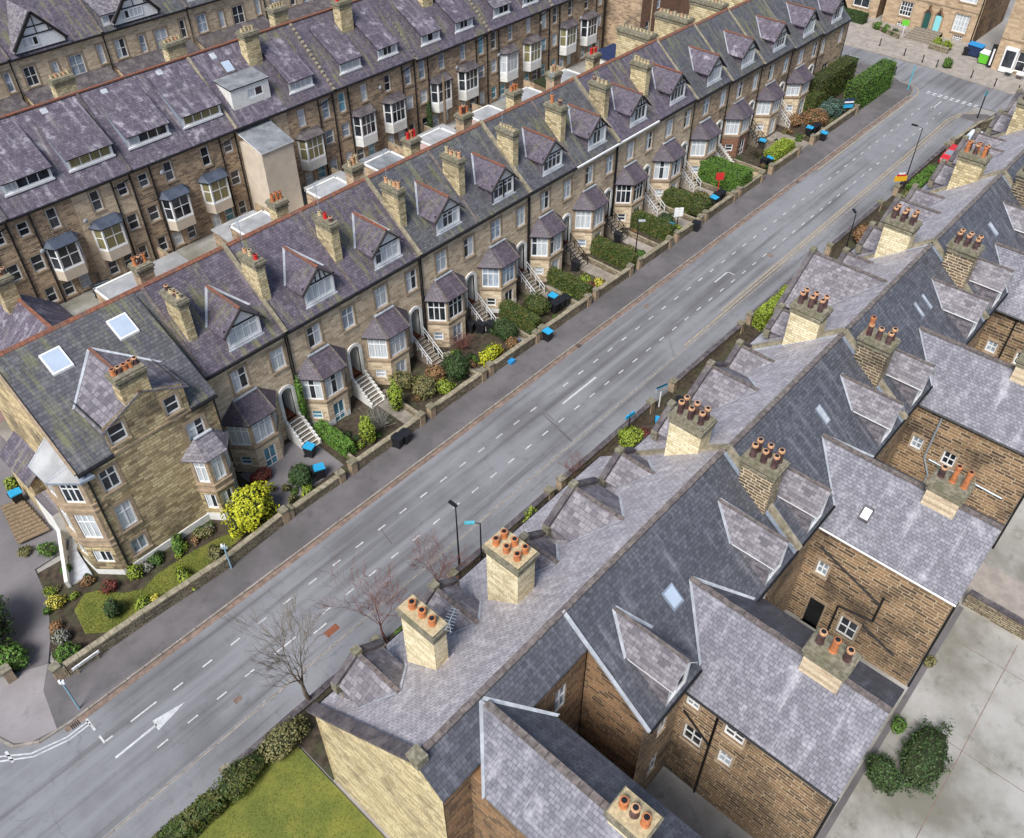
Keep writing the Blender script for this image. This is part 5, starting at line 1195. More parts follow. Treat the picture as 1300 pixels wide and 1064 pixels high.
# ================================================================== VEGETATION
LM = {}
def leaf_cloud(kind, size, n, leaf, core, ls=.11, seed=0):
    """mesh of a shrub: knobbly dark core wrapped in many leaf-sized faces. size=(sx,sy,sz), base at z=0"""
    key = (kind, tuple(round(a, 1) for a in size), n, leaf, seed)
    if key in LM: return LM[key]
    n = int(n*1.8); rnd = random.Random(seed*31+len(leaf)*7+len(kind)); b = MB(); sx, sy, sz = size
    off = Vector((rnd.uniform(0, 50), rnd.uniform(0, 50), rnd.uniform(0, 50)))
    def surf(d):
        f = 1+.42*noise.noise(Vector((d.x*1.7, d.y*1.7, d.z*1.7))+off)+.22*noise.noise(Vector((d.x*4, d.y*4, d.z*4))+off)
        if kind == 'hedge':
            q = max(abs(d.x), abs(d.y), abs(d.z)); p = d/q; q2 = Vector((p.x*.5*sx, p.y*.5*sy, p.z*.5*sz)); nn = p.normalized()
            r = .13*noise.noise(q2*1.1+off)+.07*noise.noise(q2*3+off)-.05*max(0, abs(p.x)+abs(p.y)+abs(p.z)-1.7)
            return q2+nn*r
        return Vector((d.x*.5*sx*f, d.y*.5*sy*f, d.z*.5*sz*f))
    c0 = Vector((0, 0, sz*.5))
    # core
    if kind == 'hedge':
        b.box(-sx*.5+.08, sx*.5-.08, -sy*.5+.08, sy*.5-.08, .0, sz-.08, core)
    N1, N2 = (12, 7) if kind != 'hedge' else (0, -1); i0 = len(b.v); mi = b.mi(core)
    for j in range(N2+1):
        th = PI*j/N2
        for k in range(N1):
            ph = 2*PI*k/N1; d = Vector((math.sin(th)*math.cos(ph), math.sin(th)*math.sin(ph), math.cos(th))); b.v.append(tuple(c0+surf(d)*.86))
    for j in range(N2):
        for k in range(N1): b.f.append((i0+j*N1+k, i0+(j+1)*N1+k, i0+(j+1)*N1+(k+1) % N1, i0+j*N1+(k+1) % N1)); b.m.append(mi)
    for q in range(n):
        if kind == 'hedge':
            a = [sx*sz, sx*sz, sy*sz, sy*sz, sx*sy]; t = rnd.uniform(0, sum(a)); f = 0
            while t > a[f]: t -= a[f]; f += 1
            u, v = rnd.uniform(-1, 1), rnd.uniform(-1, 1)
            d = [Vector((u, -1, v)), Vector((u, 1, v)), Vector((-1, u, v)), Vector((1, u, v)), Vector((u, v, 1))][f]; nn = d*1
            p = c0+surf(d)*rnd.uniform(.93, 1.04); nrm = [Vector((0, -1, 0)), Vector((0, 1, 0)), Vector((-1, 0, 0)), Vector((1, 0, 0)), Vector((0, 0, 1))][f]
        else:
            z = rnd.uniform(-.75, 1); ph = rnd.uniform(0, 2*PI); rr = math.sqrt(1-z*z); d = Vector((rr*math.cos(ph), rr*math.sin(ph), z)); p = c0+surf(d)*rnd.uniform(.8, 1.08); nrm = d
        nrm = (nrm+Vector((rnd.uniform(-1, 1), rnd.uniform(-1, 1), rnd.uniform(-.6, 1)))*.75).normalized()
        x = nrm.orthogonal().normalized(); y = nrm.cross(x); an = rnd.uniform(0, 2*PI); x, y = x*math.cos(an)+y*math.sin(an), y*math.cos(an)-x*math.sin(an)
        s = ls*.72*rnd.uniform(.6, 1.4)
        b.face([p-x*s, p-y*s*.55, p+x*s, p+y*s*.55], leaf)
    me = b.make('foliage'); LM[key] = me; return me
def shrub(name, label, cat, x, y, size, leaf, n=420, kind='round', z=.04, core='leaf_core', ls=.11, rz=None, group=None, seed=0):
    o = bpy.data.objects.new(name, leaf_cloud(kind, size, n, leaf, core, ls, seed)); COL.objects.link(o); o.location = (x, y, z)
    o.rotation_euler = (0, 0, random.uniform(0, 6) if rz is None and kind != 'hedge' else (rz or 0)); WL[o] = Vector((x, y, z)); return tag(o, label, cat, group)
def twig_shrub(name, label, x, y, h, w, mat, n=60, seed=1, group=None, leaf=None):
    b = MB(); rnd = random.Random(seed)
    for k in range(n):
        a = rnd.uniform(0, 2*PI); t = rnd.uniform(.1, 1); p = Vector((x+rnd.uniform(-.1, .1)*w, y+rnd.uniform(-.1, .1)*w, .03)); hh = h*rnd.uniform(.5, 1)
        q = p+Vector((math.cos(a)*w*.28*t, math.sin(a)*w*.28*t, hh*.5)); r = q+Vector((math.cos(a+rnd.uniform(-.6, .6))*w*.3*t, math.sin(a+rnd.uniform(-.6, .6))*w*.3*t, hh*.5))
        b.tube(p, q, .018, .013, mat, 4, False); b.tube(q, r, .013, .005, mat, 4, False)
        for j in range(3):
            e = q+(r-q)*rnd.uniform(.2, .9); b.tube(e, e+Vector((rnd.uniform(-1, 1), rnd.uniform(-1, 1), rnd.uniform(0, 1)))*w*.16, .007, .003, mat, 3, False)
    o = b.build(name, None, (x, y, 0)); return tag(o, label, 'shrub', group)
def bare_tree(name, label, x, y, h, r, mat, spread=.5, depth=6, seed=1, lean=(0, 0), mult=False):
    rnd = random.Random(seed); t = thing(name, label, 'tree', (x, y, 0)); tb, cb = MB(), MB()
    def grow(p, d, L, rad, lv, b):
        steps = 3; rad = max(rad, .008)
        for k in range(steps):
            nd = (d+Vector((rnd.uniform(-1, 1), rnd.uniform(-1, 1), rnd.uniform(-.3, .6)))*.13).normalized(); q = p+nd*L/steps; rn = rad*(1-.22*(k+1)/steps*1.2)
            b.tube(p, q, rad, rn, mat, 6 if rad > .04 else 4 if rad > .012 else 3, False); p, d, rad = q, nd, rn
            if lv < depth and lv > 0 and k < steps-1 and rnd.random() < .75:
                sd = d.orthogonal().normalized(); a = rnd.uniform(0, 2*PI); sd = sd*math.cos(a)+d.cross(sd)*math.sin(a); grow(p, (d+sd*spread*1.2).normalized(), L*rnd.uniform(.5, .75), rad*.55, lv+1, cb)
        if lv < depth:
            n = 2 if lv else 4 if not mult else 6
            for k in range(n):
                sd = d.orthogonal().normalized(); a = rnd.uniform(0, 2*PI) if lv else 2*PI*k/n+rnd.uniform(-.4, .4); sd = sd*math.cos(a)+d.cross(sd)*math.sin(a); grow(p, (d+sd*spread*rnd.uniform(.6, 1.3)+Vector((0, 0, .12))).normalized(), L*rnd.uniform(.68, .88), rad*.66, lv+1, cb)
    grow(Vector((x, y, 0)), Vector((lean[0], lean[1], 1)).normalized(), h*.27, r, 0, tb)
    tb.build('trunk', t); cb.build('crown', t); return t
bare_tree('bare_tree', 'tall leafless tree standing beside the coped end gable near the bottom of the picture', 10.3, 24.1, 10.8, .15, 'bark', .32, 5, 4, (.0, .03))
bare_tree('bare_tree', 'small reddish leafless tree above the clipped green bush, by the chimney with three orange pots', 15.7, 23.8, 7.0, .09, 'bark_red', .6, 5, 8, (-.1, .1))
bare_tree('bare_tree', 'small reddish leafless tree just left of the plain black lamp post', 20.2, 24.0, 5.2, .08, 'bark_red', .6, 5, 12, (-.05, .1))
bare_tree('bare_tree', 'thin leafless tree in front of the tan villas at the top', 52.5, 95.5, 9, .14, 'bark', .5, 5, 21)
bare_tree('bare_tree', 'thin leafless tree rising at the left end of the villas', 28.5, 96, 7, .12, 'bark', .5, 5, 25)
bare_tree('bare_tree', 'drooping bare garden tree with rusty twigs inside the low wall across the road', 32.6, 23.9, 2.7, .06, 'bark_red', 1.0, 4, 33)
# around the corner house
shrub('bush', 'big round bright yellow-green bush in the corner garden', 'bush', 15.75, 36.95, (3.4, 2.5, 3.0), 'leaf_bright', 1500, ls=.15)
shrub('bush', 'large dark green shrub mass at the left edge beside the forecourt', 'bush', .2, 41.0, (3.2, 4.2, 3.4), 'leaf_dark', 1500, ls=.13, seed=3)
shrub('bush', 'leafy green shrub filling the point by the two stone gateposts', 'bush', .5, 38.6, (1.6, 2.2, 1.6), 'leaf_green', 700, ls=.12, seed=2)
CG = [(2.9, 36.6, (1.5, 1.0, 1.1), 'leaf_green', 'green leafy shrub behind the street name plate'), (3.2, 37.9, (.9, .9, .9), 'leaf_grey', 'grey lavender-like shrub at the tip of the corner garden'), (6.1, 37.2, (1.1, 1.0, 1.5), 'leaf_dark', 'dark upright bush on the corner lawn'), (7.5, 36.3, (1.3, .8, .9), 'leaf_lime', 'lime shrub by the low wall of the corner lawn'), (8.2, 36.15, (.7, .6, .7), 'leaf_yellow', 'small yellow flowering shrub by the corner wall'), (10.2, 36.2, (1.9, .8, .8), 'leaf_lime', 'yellowish low shrub along the corner wall'), (12.5, 36.3, (1.4, .8, 1.0), 'leaf_olive', 'olive shrub near the blue sign post'), (8.4, 38.9, (1.1, .9, .8), 'leaf_lime', 'spiky lime plant at the foot of the corner bay'), (6.8, 39.1, (1.0, .8, .7), 'leaf_red', 'dark red low plant below the corner bay'), (11.4, 38.9, (1.8, .7, .8), 'leaf_green', 'green bedding clump against the white plinth'), (13.0, 38.4, (1.2, .7, .7), 'leaf_olive', 'brownish bedding clump against the white plinth'), (9.9, 38.9, (1.0, .6, .6), 'leaf_dark', 'small dark bedding clump against the white plinth'), (4.1, 40.4, (.9, 1.0, .8), 'leaf_yellow', 'golden shrub at the drive edge of the corner garden'), (5.7, 42.3, (.6, .6, .6), 'leaf_green', 'small potted plant on the pale steps left of the corner bay'), (5.6, 44.6, (1.0, 1.3, .8), 'leaf_green', 'green shrub on the small bed west of the corner house'), (4.6, 45.6, (.8, .8, .5), 'leaf_olive', 'low olive plant on the small bed west of the corner house'), (6.6, 51.5, (.9, 1.0, 1.0), 'leaf_lime', 'plant beside the teal-lidded bin west of the corner house'), (3.3, 38.9, (.7, .7, .6), 'leaf_rust', 'rusty small shrub along the corner drive')]
for k, (x, y, sz, lf, lb) in enumerate(CG): shrub('shrub', lb, 'shrub', x, y, sz, lf, int(260*max(sz[0], 1)*max(sz[2], 1)), ls=.085, seed=k+5)
# planting in the terrace gardens: kind, x, y, size, leaf, label
G = [
 ('r', 20.0, 37.3, (1.7, 1.5, 1.7), 'leaf_dark', 'dark green shrub beside the blue-lidded bin of the first terrace garden'), ('r', 19.6, 36.2, (.9, .7, .8), 'leaf_lime', 'lime shrub against the wall of the first terrace garden'),
 ('r', 18.3, 39.6, (1.6, 1.0, .9), 'leaf_red', 'deep red shrub under the white basement door of the first terraced house'),
 ('h', 23.9, 38.6, (.9, 3.6, 1.1), 'leaf_green', 'ivy-like green hedge strip right of the first white steps'), ('c', 23.5, 41.3, (.6, .5, 5.0), 'leaf_green', 'green climber growing up the wall beside the first white arch'),
 ('c', 25.6, 36.9, (1.1, 1.0, 2.6), 'leaf_lime', 'upright golden conifer nearest the corner house'), ('t', 27.2, 37.6, 2.0, 2.8, 'leaf_grey', 'large silvery twiggy shrub between the two golden conifers'),
 ('c', 29.2, 37.9, (1.0, 1.0, 2.8), 'leaf_lime', 'upright golden conifer at the foot of the second steps'), ('r', 31.2, 39.5, (1.6, 2.0, 1.5), 'leaf_olive', 'brown scrubby shrub under the third bay'), ('r', 31.8, 37.6, (1.9, 1.7, 1.6), 'leaf_olive', 'olive scrub behind the wall of the third garden'),
 ('r', 33.0, 36.6, (1.2, 1.0, 1.2), 'leaf_lime', 'pale shrub at the wall of the third garden'), ('r', 33.6, 38.3, (1.4, 1.4, 1.3), 'leaf_rust', 'rusty brown shrub in the third garden'), ('r', 34.9, 37.4, (2.3, 2.0, 2.0), 'leaf_dark', 'glossy dark green bush by the third garden steps'),
 ('t', 37.6, 39.4, 1.4, 2.2, 'bark_red', 'crimson-stemmed shrub under the fourth bay'), ('r', 38.0, 36.6, (2.2, 1.1, 1.4), 'leaf_bright', 'bright yellow flowering shrub at the fourth garden wall'), ('r', 41.0, 37.9, (2.0, 1.8, 1.7), 'leaf_dark', 'dark rounded shrub between black bins and wall of the fourth garden'), ('r', 40.4, 36.4, (1.1, .9, 1.0), 'leaf_rust', 'rusty shrub next to the blue box in the fourth garden'),
 ('h', 43.1, 38.0, (1.0, 4.0, 1.5), 'leaf_hedge', 'clipped green hedge right of the fourth steps'), ('r', 45.2, 38.0, (2.1, 2.0, 1.9), 'leaf_hedge', 'ball-clipped bush beside three black bins'),
 ('h', 49.4, 37.9, (1.0, 4.4, 1.5), 'leaf_hedge', 'clipped green hedge right of the white slatted landing'), ('r', 51.4, 37.7, (1.0, .9, .8), 'leaf_lime', 'lime shrub in the sixth garden'), ('r', 51.7, 36.5, (1.0, .9, .8), 'leaf_yellow', 'small yellow flowering shrub in the sixth garden'), ('r', 50.9, 36.8, (.9, .9, .8), 'leaf_red', 'small wine-red shrub in the sixth garden'),
 ('h', 55.8, 37.9, (1.1, 4.6, 1.6), 'leaf_hedge', 'clipped green hedge with flat top beside pale steps'), ('r', 57.5, 37.4, (1.3, 1.1, 1.0), 'leaf_olive', 'olive shrub in the seventh garden'), ('r', 57.7, 36.4, (1.3, .9, .8), 'leaf_green', 'green shrub near the lamp post in the seventh garden'),
 ('h', 62.0, 38.2, (1.1, 4.8, 1.6), 'leaf_hedge', 'curved clipped hedge running down to the wall before the eighth house'), ('r', 63.6, 37.6, (1.6, 1.5, 1.6), 'leaf_dark', 'dark rounded shrub beside the white for-sale board'), ('r', 63.5, 36.3, (1.0, .9, .9), 'leaf_lime', 'lime shrub behind the wall by the for-sale board'),
 ('h', 67.6, 38.8, (1.5, 3.2, 1.6), 'leaf_hedge', 'mid-green clipped hedge under the ninth bay'), ('r', 67.9, 36.9, (2.4, 2.4, 2.0), 'leaf_hedge', 'big egg-shaped clipped bush behind the pavement wall'),
 ('h', 74.6, 38.0, (2.2, 5.0, 2.2), 'leaf_green', 'large square-cut green hedge beside the red board'), ('r', 70.6, 38.2, (1.6, 1.4, .7), 'leaf_olive', 'straggly low planting behind the red board'),
 ('h', 83.4, 36.7, (4.0, 1.5, 1.5), 'leaf_lime', 'yellowish clipped hedge behind the wall right of the black and blue bin'), ('t', 82.2, 38.6, 1.4, 2.6, 'ivy_twig', 'bare tangled shrub below the black iron stairs'),
 ('r', 93.2, 37.6, (3.2, 2.4, 1.9), 'leaf_rust', 'rusty-leaved shrub behind the wall near the tall hedge'), ('r', 91.8, 39.3, (1.8, 1.4, 1.3), 'leaf_rust', 'brown shrub under the last bay'), ('r', 96.8, 37.4, (3.4, 2.4, 2.0), 'leaf_blue', 'blue-green spiky shrub next to the blue board'), ('h', 96.6, 39.8, (2.4, 1.7, 2.2), 'leaf_hedge', 'boxy yellow-green bush below the last bay'),
 ('h', 101.7, 40.2, (9.2, 1.8, 3.6), 'leaf_hedge', 'tall brownish-green hedge joining the last house to the roadside hedge'), ('h', 104.0, 36.4, (9.4, 1.9, 3.4), 'leaf_green', 'very tall thick hedge along the pavement at the far end'),
 # other side of the road
 ('r', 16.6, 22.6, (2.6, 1.6, 1.9), 'leaf_green', 'dense clipped green bush beside the small red tree, right pavement'), ('r', 19.0, 22.4, (1.2, 1.0, 1.4), 'leaf_lime', 'yellow-green bush end next to the clipped bush, right pavement'),
 ('r', 8.0, 23.3, (2.6, 1.5, 1.4), 'leaf_olive', 'olive-brown hedge lump under the tall leafless tree'), ('r', 5.4, 23.3, (3.2, 1.5, 1.3), 'leaf_hedge', 'green hedge lump at the bottom edge by the road'), ('h', 1.2, 23.3, (5.6, 1.1, 1.1), 'leaf_hedge', 'low clipped hedge along the right pavement at the bottom edge'), ('r', 10.6, 22.4, (1.4, 1.0, .9), 'leaf_green', 'small green shrub in the angle of the end gable'),
 ('r', 27.4, 22.7, (1.7, 1.6, 2.0), 'leaf_lime', 'yellow-green bush beside the grey wall, right pavement'), ('r', 25.6, 21.6, (1.3, 1.2, 1.5), 'leaf_dark', 'dark bush below the yellow-green one, right pavement'),
 ('r', 37.9, 22.9, (1.7, 1.6, 1.6), 'leaf_lime', 'round green-gold bush under the blue board, right side'), ('r', 38.8, 22.3, (1.2, 1.0, 1.2), 'leaf_red', 'red-brown bush touching the green-gold one, right side'), ('r', 48.6, 22.4, (1.4, .9, .8), 'leaf_rust', 'small orange shrub behind the low wall, right side'), ('h', 58.2, 23.0, (5.0, 1.1, 1.7), 'leaf_lime', 'vivid lime hedge behind the right pavement'),
 ('r', 74.0, 22.6, (2.4, 1.6, 1.7), 'leaf_rust', 'brown rounded bush left of the yellow sign'), ('h', 87.5, 22.7, (6.0, 1.2, 1.4), 'leaf_green', 'green hedge beyond the road lamp, right side'), ('r', 83.6, 22.6, (2.0, 1.2, 1.2), 'leaf_olive', 'dull bush at the foot of the far road lamp'),
 ('r', 29.6, -1.9, (4.2, 2.1, 1.3), 'leaf_dark', 'long rounded dark green bush in the back yard at lower right'), ('r', 27.3, -.7, (1.9, 1.5, 1.3), 'leaf_dark', 'darker small bush beside the rear wing at lower right'), ('r', 30.6, -.2, (1.0, .7, .5), 'leaf_green', 'tuft of weeds at the foot of the right rear wing'), ('r', 35.4, .1, (.8, .6, .4), 'leaf_olive', 'tuft of weeds by the corner of the next rear wing'),
 # far junction
 ('r', 126.6, 45.4, (1.1, 1.1, 1.1), 'leaf_green', 'leftmost round box ball in the townhouse planter'), ('r', 126.2, 44.0, (1.1, 1.1, 1.1), 'leaf_green', 'second round box ball in the townhouse planter'), ('r', 125.8, 42.6, (1.1, 1.1, 1.0), 'leaf_dark', 'dark box ball nearest the townhouse steps, left side'), ('r', 125.8, 36.7, (1.5, 1.1, 1.3), 'leaf_lime', 'bright conifer bush right of the townhouse steps'), ('r', 125.5, 35.3, (1.4, 1.0, 1.3), 'leaf_lime', 'second bright conifer bush right of the steps'), ('r', 119.8, 32.9, (1.2, 1.2, 1.3), 'leaf_green', 'round shrub standing at the kerb of the far pavement'), ('h', 127.5, 50.2, (1.4, 5, 1.4), 'leaf_dark', 'dark hedge before the townhouse at the top edge'),
 ('r', 62.5, 66.8, (2.4, 1.4, 1.4), 'leaf_dark', 'green planting at the back of the tall row'), ('c', 62.4, 68.8, (1.2, .6, 3.6), 'leaf_dark', 'climber on the tall back row'),
]
for k, g in enumerate(G):
    kd, x, y = g[:3]
    if kd == 't': twig_shrub('shrub', g[6], x, y, g[3], g[4], g[5], 70, k)
    elif kd == 'h': sz = g[3]; shrub('hedge', g[5], 'hedge', x, y, sz, g[4], int(min(6500, 130*(2*sz[0]*sz[2]+2*sz[1]*sz[2]+sz[0]*sz[1]))), 'hedge', ls=.1, seed=k)
    elif kd == 'c': sz = g[3]; shrub('conifer' if 'conifer' in g[5] else 'climber', g[5], 'conifer' if 'conifer' in g[5] else 'climber', x, y, sz, g[4], 700, ls=.1, seed=k)
    else: sz = g[3]; shrub('shrub', g[5], 'shrub', x, y, sz, g[4], int(min(1500, 150*sz[0]*(sz[1]+sz[2]))), ls=.1, seed=k, rz=0.05 if sz[0] > 1.4*sz[1] else None)
for q in range(26):
    x = random.uniform(8.9, 13.6) if q < 16 else random.uniform(3.4, 6.5); y = random.uniform(38.2, 39.1) if q < 16 else random.uniform(40.2, 42.4)
    if q >= 16 and x > 5 and y > 41: y = 40.5
    shrub('bedding_plant', 'low bedding plant in the soil round the corner house, beside its white plinth or bay', 'plant', x, y, (random.uniform(.4, .9), random.uniform(.4, .7), random.uniform(.3, .6)), random.choice(['leaf_olive', 'leaf_green', 'leaf_lime', 'leaf_rust', 'leaf_grey', 'leaf_dark']), 120, ls=.07, seed=q % 7, group='bedding plants round the corner house')
# low plants scattered through the beds
for i in range(13):
    x0, x1 = AX[i], AX[i+1]
    for q in range(9):
        x = random.uniform(x0+.4, x0+4.3); y = random.uniform(36.2, 39.6)
        shrub('bedding_plant', f"low plant in the soil of the {ORD[i]} terrace garden from the corner", 'plant', x, y, (random.uniform(.4, .8), random.uniform(.4, .8), random.uniform(.3, .6)), random.choice(['leaf_olive', 'leaf_dark', 'leaf_green', 'leaf_rust', 'leaf_lime']), 110, ls=.07, seed=q, group=f"low plants of the {ORD[i]} terrace garden")

# ================================================================== GARDEN WALLS
def low_wall(label, pts, h, w=.32, cap='coping', m='stone_garden', posts=True, group=None, name='garden_wall'):
    root = thing(name, label, 'wall', (*pts[0], 0), group)
    b = MB(); c = MB()
    for p, q in zip(pts, pts[1:]):
        d = Vector((q[0]-p[0], q[1]-p[1], 0)); L = d.length; d.normalize(); n = Vector((-d.y, d.x, 0))*w/2
        P = [Vector((*p, 0))-n, Vector((*q, 0))-n, Vector((*q, 0))+n, Vector((*p, 0))+n]
        b.prism([(v.x, v.y) for v in P], -.1, h, m)
        k = max(1, int(L/.75)); n2 = n*1.18
        for j in range(k):
            a = Vector((*p, 0))+d*(L*j/k+.01); e = Vector((*p, 0))+d*(L*(j+1)/k-.015); hh = random.uniform(-.02, .02)
            c.prism([((a-n2).x, (a-n2).y), ((e-n2).x, (e-n2).y), ((e+n2).x, (e+n2).y), ((a+n2).x, (a+n2).y)], h, h+.13+hh, cap)
    b.build('stonework', root); c.build('coping_stones', root)
    if posts:
        for x, y in (pts[0], pts[-1]):
            g = MB(); g.box(x-.24, x+.24, y-.24, y+.24, -.1, h+.22, 'stone_trim', 'stone_cap'); g.prism([(x-.28, y-.28), (x+.28, y-.28), (x+.28, y+.28), (x-.28, y+.28)], h+.22, h+.34, 'stone_cap'); g.build('gatepost', root)
    return root
low_wall('long curved dark stone wall round the corner garden carrying the white street name plate', [(1.95, 35.75), (2.4, 35.6), (7.9, 35.45), (12.4, 35.2), (17.2, 35.5)], .95)
low_wall('short wall with two posts at the point by the side street', [(.05, 37.7), (-.1, 39.8), (-1.6, 44)], .9)
gaps = [(21.9, 23.0), (29.4, 30.5), (35.9, 36.8), (42.2, 43.0), (48.9, 50), (54.9, 56.3), (61.0, 62.3), (66.2, 67.2), (72.3, 73.4), (77.6, 79.8), (85.4, 88.8)]
WD = ['in front of the first terraced house, dark with ivy', 'below the golden conifers', 'before the scrubby third garden', 'at the bright yellow shrub', 'before the ball-clipped bush', 'before the tidy flower bed with yellow shrub', 'beside the lamp post on the left pavement', 'beside the white for-sale board', 'beside the egg-shaped bush and red board', 'below the large square-cut hedge', 'between the yellowish hedge and black bin', 'before the rusty shrub and tall hedge']
xs = [17.6]+[v for g in gaps for v in g]+[99.2]
for k in range(12): low_wall('low stone garden wall on the pavement edge '+WD[k], [(xs[2*k], 35.55), (xs[2*k+1], 35.5)], .85 if k not in (0,) else .7, group='pavement walls of the left terrace')
for i in range(1, 13):
    x = AX[i]+.15
    b = MB(); b.box(x-.1, x+.1, 35.9, 39.7, -.1, .55, 'stone_garden', 'coping'); o = b.build('garden_wall', None, (x, 37.8, 0)); tag(o, f"thin stone wall dividing the {ORD[i-1]} and {ORD[i]} terrace gardens from the corner", 'wall', 'dividing walls of the terrace gardens')
for k, (a, c) in enumerate([(5.0, 15.0), (21.2, 30.2), (31.5, 41.8), (44.8, 54.5), (56, 67.5), (70, 80.5), (84.5, 97)]):
    low_wall('grey low wall on the right pavement '+['under the leafless trees', 'behind the two road lamps', 'by the drooping bare garden tree', 'left of the vivid lime hedge', 'behind the lime hedge', 'left of the yellow sign', 'beyond the far road lamp'][k], [(a, 24.0), (c, 23.95)], .75, cap='coping_dark', group='walls of the right pavement')
low_wall('dark stone wall across the back yard beside the pale strip', [(40.75, .2), (40.6, -12)], 1.1, cap='coping_dark', posts=False)
low_wall('curved stone wall with buff posts at the right corner of the junction', [(98.2, 23.8), (104.5, 23.3), (108.2, 22.2)], .9)
low_wall('pale stone planter wall left of the townhouse steps', [(127.0, 46.3), (125.1, 41.7)], .7, cap='coping', posts=False); low_wall('pale stone planter wall right of the townhouse steps', [(124.7, 37.3), (124.4, 34.6)], .7, cap='coping', posts=False)
for k, (y0, y1) in enumerate([(59.5, 68.5)]*9):
    x = [17.6, 28.2, 38.8, 48.2, 56.0, 61.3, 69, 78, 84][k]
    b = MB(); b.box(x-.12, x+.12, y0+(.5 if k < 3 else 0), y1, -.1, 1.5, 'stone_brown', 'coping'); o = b.build('yard_wall', None, (x, 64, 0)); tag(o, 'stone back yard wall behind the left terrace, '+ORD[k]+' from the left', 'wall', 'back yard walls')

# ================================================================== BINS
def wheelie(name, label, body, lid, group=None):
    t = thing(name, label, 'wheelie bin', (0, 0, 0), group)
    b = MB(); A = [(-.24, -.27), (.24, -.27), (.24, .27), (-.24, .27)]; T = [(-.29, -.34), (.29, -.34), (.29, .36), (-.29, .36)]
    for k in range(4):
        p, q = A[k], A[(k+1) % 4]; r, s = T[k], T[(k+1) % 4]; b.face([(*p, .07), (*q, .07), (*s, .96), (*r, .96)], body)
    b.prism([(x*1.07, y*1.05) for x, y in T], .93, .99, body, bottom=True); b.build('body', t)
    l = MB(); l.face([(-.32, -.40, 1.0), (.32, -.40, 1.0), (.32, .30, 1.09), (-.32, .30, 1.09)], lid); l.face([(-.32, -.40, .95), (.32, -.40, .95), (.32, -.40, 1.0), (-.32, -.40, 1.0)], lid)
    for s in (-1, 1): q = [(s*.32, -.40, .95), (s*.32, -.40, 1.0), (s*.32, .30, 1.09), (s*.32, .38, .97)]; l.face(q if s < 0 else q[::-1], lid)
    l.face([(-.32, .30, 1.09), (.32, .30, 1.09), (.32, .38, .97), (-.32, .38, .97)], lid); l.build('lid', t)
    h = MB(); h.tube((-.26, .42, .99), (.26, .42, .99), .022, .022, body, 6); h.box(-.27, -.22, .33, .43, .95, 1.0, body); h.box(.22, .27, .33, .43, .95, 1.0, body); h.build('handle', t)
    for s in (-1, 1): w = MB(); w.tube((s*.21, .30, .1), (s*.29, .30, .1), .1, .1, 'tyre', 12); w.build('wheel', t)
    return t
def copy_tree(o, parent=None):
    c = o.copy(); COL.objects.link(c)
    if parent: c.parent = parent
    for ch in list(o.children): copy_tree(ch, c)
    return c
PROTO = {}
def bin_at(x, y, kind, label, rz=0, z=.05, group=None):
    if kind not in PROTO: o = PROTO[kind] = wheelie('wheelie_bin', label, 'black_plastic', {'k': 'black_plastic', 'b': 'blue_lid'}[kind], group)
    else: o = copy_tree(PROTO[kind]); o['label'] = label
    if 'group' in o: del o['group']
    if group: o['group'] = group
    o.location = (x, y, z); o.rotation_euler = (0, 0, rz)
GB = 'wheelie bins of the street'
